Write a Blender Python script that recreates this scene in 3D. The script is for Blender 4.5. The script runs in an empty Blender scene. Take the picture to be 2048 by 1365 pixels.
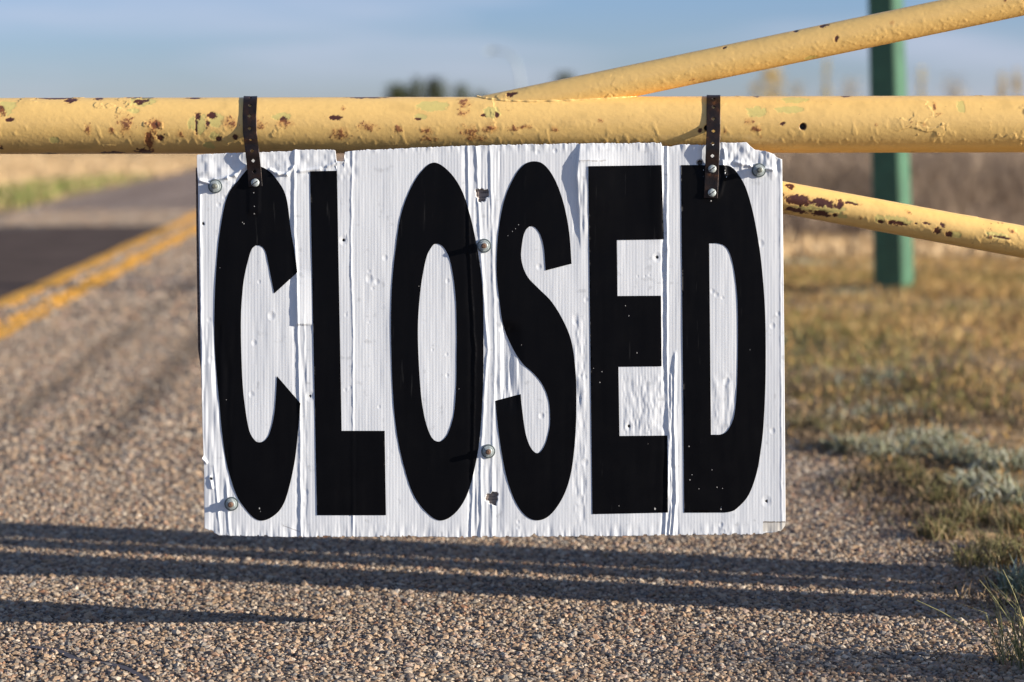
import bpy, bmesh, math, random
import numpy as np
from mathutils import Vector, Matrix
from mathutils.geometry import delaunay_2d_cdt

# ------------------------------------------------------------------ camera, world, sun, exposure
SC = bpy.context.scene
F = 4462.0                      # focal length in pixels of the 2048 px wide photograph
CH = 0.8255                     # camera height
TH = math.atan((682.5 - 245.0) / F)
cam = bpy.data.cameras.new('camera'); camo = bpy.data.objects.new('camera', cam)
SC.collection.objects.link(camo); SC.camera = camo
cam.sensor_width = 36.0; cam.lens = F / 2048.0 * 36.0
cam.clip_start = 0.05; cam.clip_end = 9000
camo.location = (0, 0, CH); camo.rotation_euler = (math.pi / 2 - TH, 0, 0)
cam.dof.use_dof = True; cam.dof.focus_distance = 3.50; cam.dof.aperture_fstop = 3.4

SUN = Vector((3.87, -0.965, 1.0)).normalized()
w = bpy.data.worlds.new('World'); SC.world = w; w.use_nodes = True
nt = w.node_tree; nt.nodes.clear()
wo = nt.nodes.new('ShaderNodeOutputWorld'); bg = nt.nodes.new('ShaderNodeBackground')
sky = nt.nodes.new('ShaderNodeTexSky'); sky.sky_type = 'NISHITA'; sky.sun_disc = False
sky.sun_elevation = math.asin(SUN.z); sky.sun_rotation = math.atan2(SUN.x, SUN.y)
sky.air_density = 1.0; sky.dust_density = 0.15; sky.ozone_density = 4.0; sky.altitude = 600
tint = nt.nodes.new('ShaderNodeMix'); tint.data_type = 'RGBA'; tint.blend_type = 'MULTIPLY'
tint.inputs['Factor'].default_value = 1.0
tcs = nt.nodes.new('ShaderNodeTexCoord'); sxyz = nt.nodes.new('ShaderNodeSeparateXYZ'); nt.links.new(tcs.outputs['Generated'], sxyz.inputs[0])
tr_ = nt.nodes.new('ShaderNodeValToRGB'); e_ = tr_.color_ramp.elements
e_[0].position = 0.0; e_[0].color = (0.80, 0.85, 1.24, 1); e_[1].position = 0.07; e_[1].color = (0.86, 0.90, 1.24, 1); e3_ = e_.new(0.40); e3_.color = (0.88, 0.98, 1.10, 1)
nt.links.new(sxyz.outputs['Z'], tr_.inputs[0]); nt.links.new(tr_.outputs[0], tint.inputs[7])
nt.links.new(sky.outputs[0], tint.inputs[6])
# thin wisps of cloud in the sky itself
tc = nt.nodes.new('ShaderNodeTexCoord'); mp = nt.nodes.new('ShaderNodeMapping')
mp.inputs['Scale'].default_value = (3.2, 3.2, 24.0); mp.inputs['Location'].default_value = (0.7, 0.3, 0.15)
nz = nt.nodes.new('ShaderNodeTexNoise'); nz.inputs['Scale'].default_value = 1.7
nz.inputs['Detail'].default_value = 4; nz.inputs['Roughness'].default_value = 0.45
cr = nt.nodes.new('ShaderNodeValToRGB')
cr.color_ramp.elements[0].position = 0.41; cr.color_ramp.elements[0].color = (0, 0, 0, 1)
cr.color_ramp.elements[1].position = 0.80; cr.color_ramp.elements[1].color = (0.75, 0.75, 0.75, 1)
cm = nt.nodes.new('ShaderNodeMix'); cm.data_type = 'RGBA'
cm.inputs[7].default_value = (5.0, 5.3, 6.6, 1)
nt.links.new(tc.outputs['Generated'], mp.inputs[0]); nt.links.new(mp.outputs[0], nz.inputs[0])
nt.links.new(nz.outputs[0], cr.inputs[0]); nt.links.new(cr.outputs[0], cm.inputs['Factor'])
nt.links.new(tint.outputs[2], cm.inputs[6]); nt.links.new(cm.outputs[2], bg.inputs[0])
bg.inputs[1].default_value = 0.064
nt.links.new(bg.outputs[0], wo.inputs[0])
sl = bpy.data.lights.new('sun', 'SUN'); so = bpy.data.objects.new('sun', sl); SC.collection.objects.link(so)
sl.energy = 5.0; sl.angle = math.radians(0.53); sl.color = (1.0, 0.90, 0.785)
so.rotation_euler = SUN.to_track_quat('Z', 'Y').to_euler(); so.location = (6, -3, 4)
SC.view_settings.view_transform = 'Standard'; SC.view_settings.look = 'None'
SC.view_settings.exposure = 0.93; SC.view_settings.gamma = 1

# ------------------------------------------------------------------ helpers
CT, ST = math.cos(TH), math.sin(TH)
RNG = np.random.default_rng(7)

def ray(px, py):
    u = (np.asarray(px, float) - 1024.0) / F; v = -(np.asarray(py, float) - 682.5) / F
    return u, CT + v * ST, -ST + v * CT            # x, y, z

def at_y(px, py, Y):
    x, y, z = ray(px, py); t = Y / y
    return np.stack([x * t, y * t, CH + z * t], -1)

def at_ground(px, py, z0=0.0):
    x, y, z = ray(px, py); t = (z0 - CH) / z
    return np.stack([x * t, y * t, z0 + 0 * t], -1)

def hash3(ix, iy, iz, seed):
    h = (ix.astype(np.int64) * 374761393 + iy.astype(np.int64) * 668265263 + iz.astype(np.int64) * 2147483647 + seed * 974634721) & 0xffffffff
    h = ((h ^ (h >> 13)) * 1274126177) & 0xffffffff
    h = (h ^ (h >> 16)) & 0xffffff
    return h / float(0xffffff)

def vn(x, y, z=0.0, seed=0):
    """value noise, -1..1"""
    x, y, z = np.broadcast_arrays(np.asarray(x, float), np.asarray(y, float), np.asarray(z, float))
    ix, iy, iz = np.floor(x), np.floor(y), np.floor(z)
    fx, fy, fz = x - ix, y - iy, z - iz
    fx, fy, fz = [f * f * (3 - 2 * f) for f in (fx, fy, fz)]
    r = 0
    for a in (0, 1):
        for b in (0, 1):
            for c in (0, 1):
                wgt = (fx if a else 1 - fx) * (fy if b else 1 - fy) * (fz if c else 1 - fz)
                r = r + wgt * hash3(ix + a, iy + b, iz + c, seed)
    return r * 2 - 1

def fbm(x, y, z=0.0, seed=0, o=3):
    r = 0; a = 1.0; s = 0
    for k in range(o):
        r = r + a * vn(np.asarray(x) * 2 ** k, np.asarray(y) * 2 ** k, np.asarray(z) * 2 ** k, seed + k * 17); s += a; a *= 0.55
    return r / s

def sstep(a, b, x):
    t = np.clip((x - a) / (b - a), 0, 1); return t * t * (3 - 2 * t)

def mesh_np(name, V, Fc, col=None, smooth=True):
    me = bpy.data.meshes.new(name)
    V = np.ascontiguousarray(V, np.float32); Fc = np.ascontiguousarray(Fc, np.int32)
    n, k = Fc.shape
    me.vertices.add(len(V)); me.vertices.foreach_set('co', V.ravel())
    me.loops.add(n * k); me.loops.foreach_set('vertex_index', Fc.ravel())
    me.polygons.add(n); me.polygons.foreach_set('loop_start', np.arange(0, n * k, k, dtype=np.int32))
    me.polygons.foreach_set('loop_total', np.full(n, k, dtype=np.int32))
    me.polygons.foreach_set('use_smooth', np.full(n, bool(smooth)))
    if col is not None:
        c = np.ones((len(V), 4), np.float32); c[:, :3] = col
        at = me.color_attributes.new('col', 'FLOAT_COLOR', 'POINT'); at.data.foreach_set('color', c.ravel())
    me.update(calc_edges=True)
    return me

def link(name, me, m=None, parent=None):
    o = bpy.data.objects.new(name, me); SC.collection.objects.link(o)
    if m is not None:
        me.materials.clear(); me.materials.append(m)
    if parent is not None: o.parent = parent
    return o

def tag(o, label=None, cat=None, group=None, kind=None):
    if label: o['label'] = label
    if cat: o['category'] = cat
    if group: o['group'] = group
    if kind: o['kind'] = kind
    return o

def empty(name, loc=(0, 0, 0), label=None, cat=None, group=None):
    o = bpy.data.objects.new(name, None); SC.collection.objects.link(o); o.location = loc
    o.empty_display_size = 0.1
    return tag(o, label, cat, group)

def grid_faces(nu, nv, wrap_v=False):
    i = np.arange(nu - 1)[:, None]; j = np.arange(nv if wrap_v else nv - 1)[None, :]
    j2 = (j + 1) % nv
    a = i * nv + j; b = (i + 1) * nv + j; c = (i + 1) * nv + j2; d = i * nv + j2
    return np.stack([a, b, c, d], -1).reshape(-1, 4)

def mat(name, base=(.5, .5, .5), rough=.6, metal=0.0, attr=False, spec=0.5, bump=None, vary=None, trans=0.0):
    m = bpy.data.materials.new(name); m.use_nodes = True
    t = m.node_tree; b = t.nodes['Principled BSDF']
    b.inputs['Base Color'].default_value = (*base, 1); b.inputs['Roughness'].default_value = rough
    b.inputs['Metallic'].default_value = metal; b.inputs['Specular IOR Level'].default_value = spec
    tcn = t.nodes.new('ShaderNodeTexCoord'); out = None
    if attr:
        a = t.nodes.new('ShaderNodeVertexColor'); a.layer_name = 'col'; out = a.outputs[0]
    if vary:                      # (scale, amount) noise brightening / darkening
        n = t.nodes.new('ShaderNodeTexNoise'); n.inputs['Scale'].default_value = vary[0]; n.inputs['Detail'].default_value = 6
        n.inputs['Roughness'].default_value = .65
        t.links.new(tcn.outputs['Object'], n.inputs[0])
        r = t.nodes.new('ShaderNodeMapRange'); r.inputs[1].default_value = .3; r.inputs[2].default_value = .7
        r.inputs[3].default_value = 1 - vary[1]; r.inputs[4].default_value = 1 + vary[1]
        t.links.new(n.outputs[0], r.inputs[0])
        mx = t.nodes.new('ShaderNodeMix'); mx.data_type = 'RGBA'; mx.blend_type = 'MULTIPLY'; mx.inputs['Factor'].default_value = 1
        if out is not None: t.links.new(out, mx.inputs[6])
        else: mx.inputs[6].default_value = (*base, 1)
        t.links.new(r.outputs[0], mx.inputs[7]); out = mx.outputs[2]
    if out is not None: t.links.new(out, b.inputs['Base Color'])
    if bump:                      # (scale, strength, distance)
        n = t.nodes.new('ShaderNodeTexNoise'); n.inputs['Scale'].default_value = bump[0]; n.inputs['Detail'].default_value = 5
        t.links.new(tcn.outputs['Object'], n.inputs[0])
        bp = t.nodes.new('ShaderNodeBump'); bp.inputs['Strength'].default_value = bump[1]; bp.inputs['Distance'].default_value = bump[2]
        t.links.new(n.outputs[0], bp.inputs['Height']); t.links.new(bp.outputs[0], b.inputs['Normal'])
    return m

def catmull(pts, step=3.0, closed=False):
    P = [np.array(p, float) for p in pts]; n = len(P); out = []
    rng = range(n if closed else n - 1)
    for i in rng:
        p1, p2 = P[i], P[(i + 1) % n]
        p0 = P[i - 1] if (closed or i > 0) else 2 * p1 - p2
        p3 = P[(i + 2) % n] if (closed or i + 2 < n) else 2 * p2 - p1
        k = max(2, int(np.linalg.norm(p2 - p1) / step))
        for j in range(k):
            t = j / k
            out.append(.5 * ((2 * p1) + (-p0 + p2) * t + (2 * p0 - 5 * p1 + 4 * p2 - p3) * t * t + (-p0 + 3 * p1 - 3 * p2 + p3) * t ** 3))
    if not closed: out.append(P[-1])
    return out

def merge(parts):
    """parts: list of (V, F) with the same face size"""
    Vs, Fs, n = [], [], 0
    for v, f in parts:
        Vs.append(np.asarray(v, float)); Fs.append(np.asarray(f) + n); n += len(v)
    return np.concatenate(Vs), np.concatenate(Fs)

def tube(pts, rad, seg=12, cap=True):
    """swept tube along points, rad scalar or list; quads"""
    P = np.array(pts, float); n = len(P); rad = np.full(n, rad) if np.isscalar(rad) else np.array(rad, float)
    T = np.gradient(P, axis=0); T /= np.linalg.norm(T, axis=1)[:, None]
    ref = np.array([0, 1, 0.]) if abs(T[0][1]) < .9 else np.array([1., 0, 0])
    V = []
    N = np.cross(T[0], ref); N /= np.linalg.norm(N)
    for i in range(n):
        N = N - T[i] * N.dot(T[i]); N /= np.linalg.norm(N); B = np.cross(T[i], N)
        a = np.linspace(0, 2 * np.pi, seg, endpoint=False)[:, None]
        V.append(P[i] + rad[i] * (np.cos(a) * N + np.sin(a) * B))
    V = np.concatenate(V); Fc = grid_faces(n, seg, True)
    if cap:
        c0, c1 = len(V), len(V) + 1; V = np.concatenate([V, P[:1], P[-1:]])
        j = np.arange(seg); j2 = (j + 1) % seg
        e0 = np.stack([np.full(seg, c0), j, j2, j2], -1)[:, :4]
        Fc2 = []
        for q in range(0, seg, 2):      # quads made of two fan triangles
            Fc2.append([c0, (q + 2) % seg, (q + 1) % seg, q])
            b = (n - 1) * seg; Fc2.append([c1, b + q, b + (q + 1) % seg, b + (q + 2) % seg])
        Fc = np.concatenate([Fc, np.array(Fc2)])
    return V, Fc

def from_bm(bm, name):
    me = bpy.data.meshes.new(name); bm.to_mesh(me); bm.free(); return me

def shade(me, s=True):
    me.polygons.foreach_set('use_smooth', np.full(len(me.polygons), s)); return me

# ------------------------------------------------------------------ the setting: ground, road, markings
RD = -0.049                                        # the road drifts to the left with distance
EDGE_L, EDGE_R = -3.62, 0.80                       # road edges measured at Y = 0
def road_u(x, y): return x - RD * y

def terrain(x, y):
    u = road_u(x, y)
    r = sstep(0.75, 2.2, u) * sstep(3.4, 7, y) * (0.05 + 0.03 * fbm(x * 1.1, y * 1.1, 0, 5)) * (1 - sstep(11.5, 15, y))
    r = r - 0.16 * sstep(12.0, 17.0, y) * sstep(1.0, 2.5, u)
    r = r + sstep(0.7, 1.0, u) * (1 - sstep(20, 40, y)) * 0.012 * fbm(x * 6, y * 6, 0, 9)
    l = sstep(3.75, 5.5, -u) * 0.05 * fbm(x * .5, y * .5, 0, 3) 
    far = 0.5 * sstep(60, 400, y) * sstep(6, 60, abs(u)) * (1 + fbm(x * .01, y * .01, 0, 4))
    return r + l + far - 0.004

xs = np.unique(np.concatenate([-np.geomspace(6, 3500, 40), np.arange(-6, 6, .12), np.arange(.6, 2.6, .03), np.geomspace(6, 3500, 40)]))
ys = np.unique(np.concatenate([-np.geomspace(4, 400, 12), np.arange(-4, 3, .5), np.arange(3, 9, .03), np.arange(9, 20, .15), np.geomspace(20, 4200, 70)]))
X, Y = np.meshgrid(xs, ys, indexing='ij'); Z = terrain(X, Y)
me = mesh_np('ground', np.stack([X, Y, Z], -1).reshape(-1, 3), grid_faces(len(xs), len(ys)))
gm = bpy.data.materials.new('dry_ground'); gm.use_nodes = True
t = gm.node_tree; b = t.nodes['Principled BSDF']; b.inputs['Roughness'].default_value = .95; b.inputs['Specular IOR Level'].default_value = .1
tcn = t.nodes.new('ShaderNodeTexCoord')
def noise_node(t, src, scale, detail=5, rough=.6):
    n = t.nodes.new('ShaderNodeTexNoise'); n.inputs['Scale'].default_value = scale; n.inputs['Detail'].default_value = detail
    n.inputs['Roughness'].default_value = rough; t.links.new(src, n.inputs[0]); return n.outputs[0]
def ramp(t, src, stops):
    r = t.nodes.new('ShaderNodeValToRGB'); e = r.color_ramp.elements
    while len(e) > 1: e.remove(e[-1])
    e[0].position = stops[0][0]; e[0].color = (*stops[0][1], 1)
    for p, c in stops[1:]:
        q = e.new(p); q.color = (*c, 1)
    t.links.new(src, r.inputs[0]); return r.outputs[0]
def mixc(t, fac, a, bb, mode='MIX'):
    m = t.nodes.new('ShaderNodeMix'); m.data_type = 'RGBA'; m.blend_type = mode
    if isinstance(fac, (int, float)): m.inputs['Factor'].default_value = fac
    else: t.links.new(fac, m.inputs['Factor'])
    for s, v in ((6, a), (7, bb)):
        if isinstance(v, tuple): m.inputs[s].default_value = (*v, 1)
        else: t.links.new(v, m.inputs[s])
    return m.outputs[2]
c1 = ramp(t, noise_node(t, tcn.outputs['Object'], .35, 6), [(.3, (.36, .24, .12)), (.5, (.46, .32, .17)), (.7, (.34, .26, .12))])
c2 = ramp(t, noise_node(t, tcn.outputs['Object'], 14, 5), [(.3, (.55, .55, .55)), (.65, (1.15, 1.15, 1.15))])
t.links.new(mixc(t, 1.0, c1, c2, 'MULTIPLY'), b.inputs['Base Color'])
bp = t.nodes.new('ShaderNodeBump'); bp.inputs['Strength'].default_value = .7; bp.inputs['Distance'].default_value = .02
t.links.new(noise_node(t, tcn.outputs['Object'], 30, 6), bp.inputs['Height']); t.links.new(bp.outputs[0], b.inputs['Normal'])
tag(link('ground', me, gm), kind='structure')

def chipseal(name, gain=1.0, base_only=False, near=False):
    m = bpy.data.materials.new(name); m.use_nodes = True
    t = m.node_tree; b = t.nodes['Principled BSDF']; b.inputs['Roughness'].default_value = .85; b.inputs['Specular IOR Level'].default_value = .25
    tcn = t.nodes.new('ShaderNodeTexCoord')
    v = t.nodes.new('ShaderNodeTexVoronoi'); v.inputs['Scale'].default_value = 85; t.links.new(tcn.outputs['Object'], v.inputs[0])
    sep = t.nodes.new('ShaderNodeSeparateColor'); t.links.new(v.outputs['Color'], sep.inputs[0])
    stones = ramp(t, sep.outputs[0], [(0, (.10, .085, .075)), (.3, (.30, .23, .17)), (.6, (.40, .29, .21)), (.85, (.36, .31, .27)), (1, (.62, .54, .46))])
    gap = ramp(t, v.outputs['Distance'], [(.25, (1, 1, 1)), (.62, (.22, .2, .19))])
    c = mixc(t, 1.0, stones, gap, 'MULTIPLY')
    mott = ramp(t, noise_node(t, tcn.outputs['Object'], 1.3, 5), [(.35, (.74 * gain, .72 * gain, .72 * gain)), (.65, (1.08 * gain, 1.05 * gain, 1.02 * gain))])
    c = mixc(t, 1.0, c, mott, 'MULTIPLY')
    # tyre tracks and oil stains worn along the road
    mpn = t.nodes.new('ShaderNodeMapping'); mpn.inputs['Rotation'].default_value = (0, 0, math.atan(RD)); mpn.inputs['Scale'].default_value = (1.6, .10, 1)
    t.links.new(tcn.outputs['Object'], mpn.inputs[0])
    tr = ramp(t, noise_node(t, mpn.outputs[0], 1.4, 3), [(.38, (.72, .70, .70)), (.55, (1, 1, 1))])
    c = mixc(t, .8, c, tr, 'MULTIPLY')
    t.links.new(c, b.inputs['Base Color'])
    bp = t.nodes.new('ShaderNodeBump'); bp.inputs['Strength'].default_value = .9; bp.inputs['Distance'].default_value = .006; bp.invert = True
    t.links.new(v.outputs['Distance'], bp.inputs['Height']); t.links.new(bp.outputs[0], b.inputs['Normal'])
    return m

def strip(name, u0, u1, y0, y1, z, m, n=200, jit=0.0, seed=0):
    yy = np.concatenate([np.linspace(y0, min(y1, 40), n), np.geomspace(41, y1, 60)]) if y1 > 45 else np.linspace(y0, y1, n)
    a = u0 + RD * yy + jit * fbm(yy * 1.7, 0, 0, seed); c = u1 + RD * yy + jit * fbm(yy * 1.7, 7.3, 0, seed + 3)
    V = np.stack([np.stack([a, yy, z + 0 * yy], -1), np.stack([c, yy, z + 0 * yy], -1)], 1).reshape(-1, 3)
    return tag(link(name, mesh_np(name, V, grid_faces(len(yy), 2)[:, ::-1]), m), kind='structure')

road_m = chipseal('chipseal', .7)
strip('road', EDGE_L, EDGE_R, -12, 20.4, 0.0, road_m, n=260, jit=.05, seed=11)
strip('road', EDGE_L, EDGE_R, 20.4, 1400, 0.0, chipseal('sunlit_chipseal', 1.9), n=160, jit=.05, seed=12)  # far seal brightened in colour to stand for sunlit faces of missing stones
ym = mat('road_paint', (.64, .33, .045), .7, spec=.2, vary=(55, .30), bump=(300, .6, .003))
# double centre line, traced on the ground, with a worn place
def uof(px, py):
    p = at_ground(px, py); return road_u(p[0], p[1])
strip('road_marking', -1.635, -1.535, -12, 600, .004, ym, n=260, jit=.012, seed=31)
strip('road_marking', -1.875, -1.775, 9.9, 600, .004, ym, n=200, jit=.012, seed=37)
strip('road_marking', -1.875, -1.775, -12, 9.35, .004, ym, n=120, jit=.012, seed=38)
# dark asphalt patch laid in the far lane
pp = [(-300, 470), (0, 462), (160, 455), (330, 453), (300, 472), (235, 495), (185, 520), (128, 545), (115, 562), (60, 585), (0, 595), (-300, 640)]
g = [at_ground(x, y, .003) for x, y in catmull(pp, 12, True)]
bm = bmesh.new(); bm.faces.new([bm.verts.new(tuple(p)) for p in g]); bmesh.ops.triangulate(bm, faces=bm.faces[:])
for f in bm.faces:
    if f.normal.z < 0: f.normal_flip()
tag(link('asphalt_patch', from_bm(bm, 'asphalt_patch'), mat('fresh_asphalt', (.092, .068, .056), 1.0, spec=.05, vary=(3, .3), bump=(140, .5, .004))), kind='structure')
# sealed cracks running across the road
tar = mat('tar_seal', (.07, .06, .062), .6, vary=(20, .3))
def crack(pts, wd, z=.002):
    c = np.array([at_ground(x, y, z) for x, y in catmull(pts, 14)])
    T = np.gradient(c, axis=0); T /= np.linalg.norm(T, axis=1)[:, None]; N = np.stack([-T[:, 1], T[:, 0], 0 * T[:, 0]], -1)
    k = np.arange(len(c)); ww = wd * (1 + .5 * fbm(k * .6, 3, 0, 77))[:, None]
    V = np.stack([c - N * ww, c + N * ww], 1).reshape(-1, 3)
    f = grid_faces(len(c), 2)[:, ::-1]
    tag(link('road_crack', mesh_np('road_crack', V, f), tar), kind='structure')
crack([(215, 558), (300, 560), (400, 560), (560, 557), (800, 560)], .10)

crack([(60, 1293), (120, 1302), (150, 1318), (210, 1326), (260, 1340), (300, 1368), (330, 1400)], .0055)
# ------------------------------------------------------------------ loose stones bedded in the seal (real relief for the low sun)
ICO = None
bm = bmesh.new(); bmesh.ops.create_icosphere(bm, subdivisions=1, radius=1.0)
bm.verts.ensure_lookup_table()
ICO_V = np.array([v.co[:] for v in bm.verts]); ICO_F = np.array([[v.index for v in f.verts] for f in bm.faces]); bm.free()
PAL = np.array([(.46, .32, .21), (.50, .36, .25), (.44, .28, .19), (.34, .28, .23), (.62, .53, .44), (.50, .40, .31), (.20, .155, .13), (.38, .20, .12), (.28, .26, .25), (.48, .36, .30)])
PW = np.array([.14, .17, .08, .11, .13, .15, .09, .02, .06, .05]); PW = PW / PW.sum()

def scatter_stones(x, y, z, r, flat=.62, gain=1.0, rng=RNG):
    n = len(x); a = rng.uniform(0, 2 * np.pi, n)
    sx = r * rng.uniform(.85, 1.35, n); sy = r * rng.uniform(.7, 1.05, n); sz = r * rng.uniform(.45, .9, n) * flat / .62
    V = ICO_V[None] * (1 + rng.uniform(-.20, .20, (n, len(ICO_V), 1)))
    V = V * np.stack([sx, sy, sz], -1)[:, None, :]
    tl = rng.normal(0, .25, n)[:, None]; zz = V[..., 2] + V[..., 0] * tl
    cx = V[..., 0] * np.cos(a)[:, None] - V[..., 1] * np.sin(a)[:, None]
    cy = V[..., 0] * np.sin(a)[:, None] + V[..., 1] * np.cos(a)[:, None]
    W = np.stack([cx + x[:, None], cy + y[:, None], zz + z[:, None]], -1).reshape(-1, 3)
    Fc = (ICO_F[None] + (np.arange(n) * len(ICO_V))[:, None, None]).reshape(-1, 3)
    c = PAL[rng.choice(len(PAL), n, p=PW)] * np.array([1.0, .985, .90]) * rng.uniform(.7, 1.25, (n, 1)) * (gain if np.isscalar(gain) else gain[:, None])
    return W, Fc, np.repeat(c, len(ICO_V), 0)

stone_m = mat('aggregate', attr=True, rough=.62, spec=.45, vary=(420, .22))
crk = np.array([at_ground(x, y)[:2] for x, y in catmull([(60, 1293), (120, 1302), (150, 1318), (210, 1326), (260, 1340), (300, 1368), (330, 1400)], 4)])
def track_gain(x, y):
    u = road_u(x, y)
    g = 1 - .52 * np.exp(-((u + .775) / .055) ** 2) * sstep(5.1, 5.9, y) - .42 * np.exp(-((u + 1.09) / .05) ** 2) * sstep(5.4, 6.3, y) - .2 * np.exp(-((u + .35) / .10) ** 2) * sstep(5.5, 7.5, y)
    return g * (1 + .12 * fbm(x * 2.3, y * 2.3, 0, 21))
def stones(y0, y1, sp, rmean, mar):
    ny = int((y1 - y0) / sp); xs_, ys_ = [], []
    for j in range(ny):
        y = y0 + (j + .5) * sp; hw = .2295 * y + mar; nx = int(2 * hw / sp)
        xs_.append(np.linspace(-hw, hw, nx)); ys_.append(np.full(nx, y))
    x = np.concatenate(xs_); y = np.concatenate(ys_)
    x = x + RNG.uniform(-.55, .55, len(x)) * sp; y = y + RNG.uniform(-.55, .55, len(x)) * sp
    u = road_u(x, y)
    keep = (u < 1.12 + .12 * fbm(x * 4, y * 4, 0, 8)) & (u > EDGE_L + .1)
    if y1 > 9: keep &= ~((u < -1.80) & (y > 9.3) & (y < 17.9))
    if y1 > 9: keep &= ~((np.abs(y - 11.70) < .11) & (u > -1.7))
    for p in crk[::2]:
        keep &= ((x - p[0]) ** 2 + (y - p[1]) ** 2) > (.0085 + .002 * math.sin(p[0] * 300)) ** 2
    x, y = x[keep], y[keep]; u = u[keep]
    r = rmean * np.clip(np.exp(RNG.normal(0, .38, len(x))), .4, 2.05)
    z = r * RNG.uniform(-.50, .08, len(x)) + np.maximum(terrain(x, y), 0) 
    W, Fc, c = scatter_stones(x, y, z, r, gain=track_gain(x, y) * .69)
    # centre line paint lies on the stones themselves
    n1, n2 = .02 * vn(y * 3, 0, 0, 61), .02 * vn(y * 3, 9, 0, 62)
    yl = ((u > -1.665 + n1) & (u < -1.535 + n2)) | ((u > -1.885 + n1) & (u < -1.765 + n2) & ((y > 9.9) | (y < 9.3)))
    yl &= RNG.random(len(u)) < .93 - .25 * (np.abs(y - 9.5) < .8)
    cs = np.array([.66, .33, .040]) * RNG.uniform(.8, 1.1, (len(u), 1)); nv = len(ICO_V)
    ym_ = np.repeat(yl, nv); c[ym_] = np.repeat(cs, nv, 0)[ym_]
    return W, Fc, c
PS = [stones(3.15, 5.2, .0065, .0039, .25), stones(5.2, 9.0, .0105, .0061, .2), stones(9.0, 21.0, .0185, .0105, .2)]
off_ = np.cumsum([0] + [len(p[0]) for p in PS]); V = np.concatenate([p[0] for p in PS]); Fc = np.concatenate([p[1] + o for p, o in zip(PS, off_)]); C = np.concatenate([p[2] for p in PS])
tag(link('gravel', mesh_np('gravel', V, Fc, C, smooth=False), stone_m), 'pinkish tan stone chips bedded in the worn road surface', 'gravel', kind='stuff')
# bigger pebbles thrown onto the shoulder
n = 700; x = RNG.uniform(.55, 1.25, n); y = RNG.uniform(3.3, 6.5, n); k = RNG.random(n) < sstep(.5, .85, road_u(x, y)); x, y = x[k], y[k]
r = np.exp(RNG.normal(0, .32, len(x))) * .0060
W_, F_, C_ = scatter_stones(x, y, np.maximum(terrain(x, y), 0) + r * .1, r, gain=.75)
tag(link('shoulder_gravel', mesh_np('shoulder_gravel', W_, F_, C_, smooth=False), stone_m), 'larger loose pebbles scattered along the road shoulder', 'gravel', kind='stuff')

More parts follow.
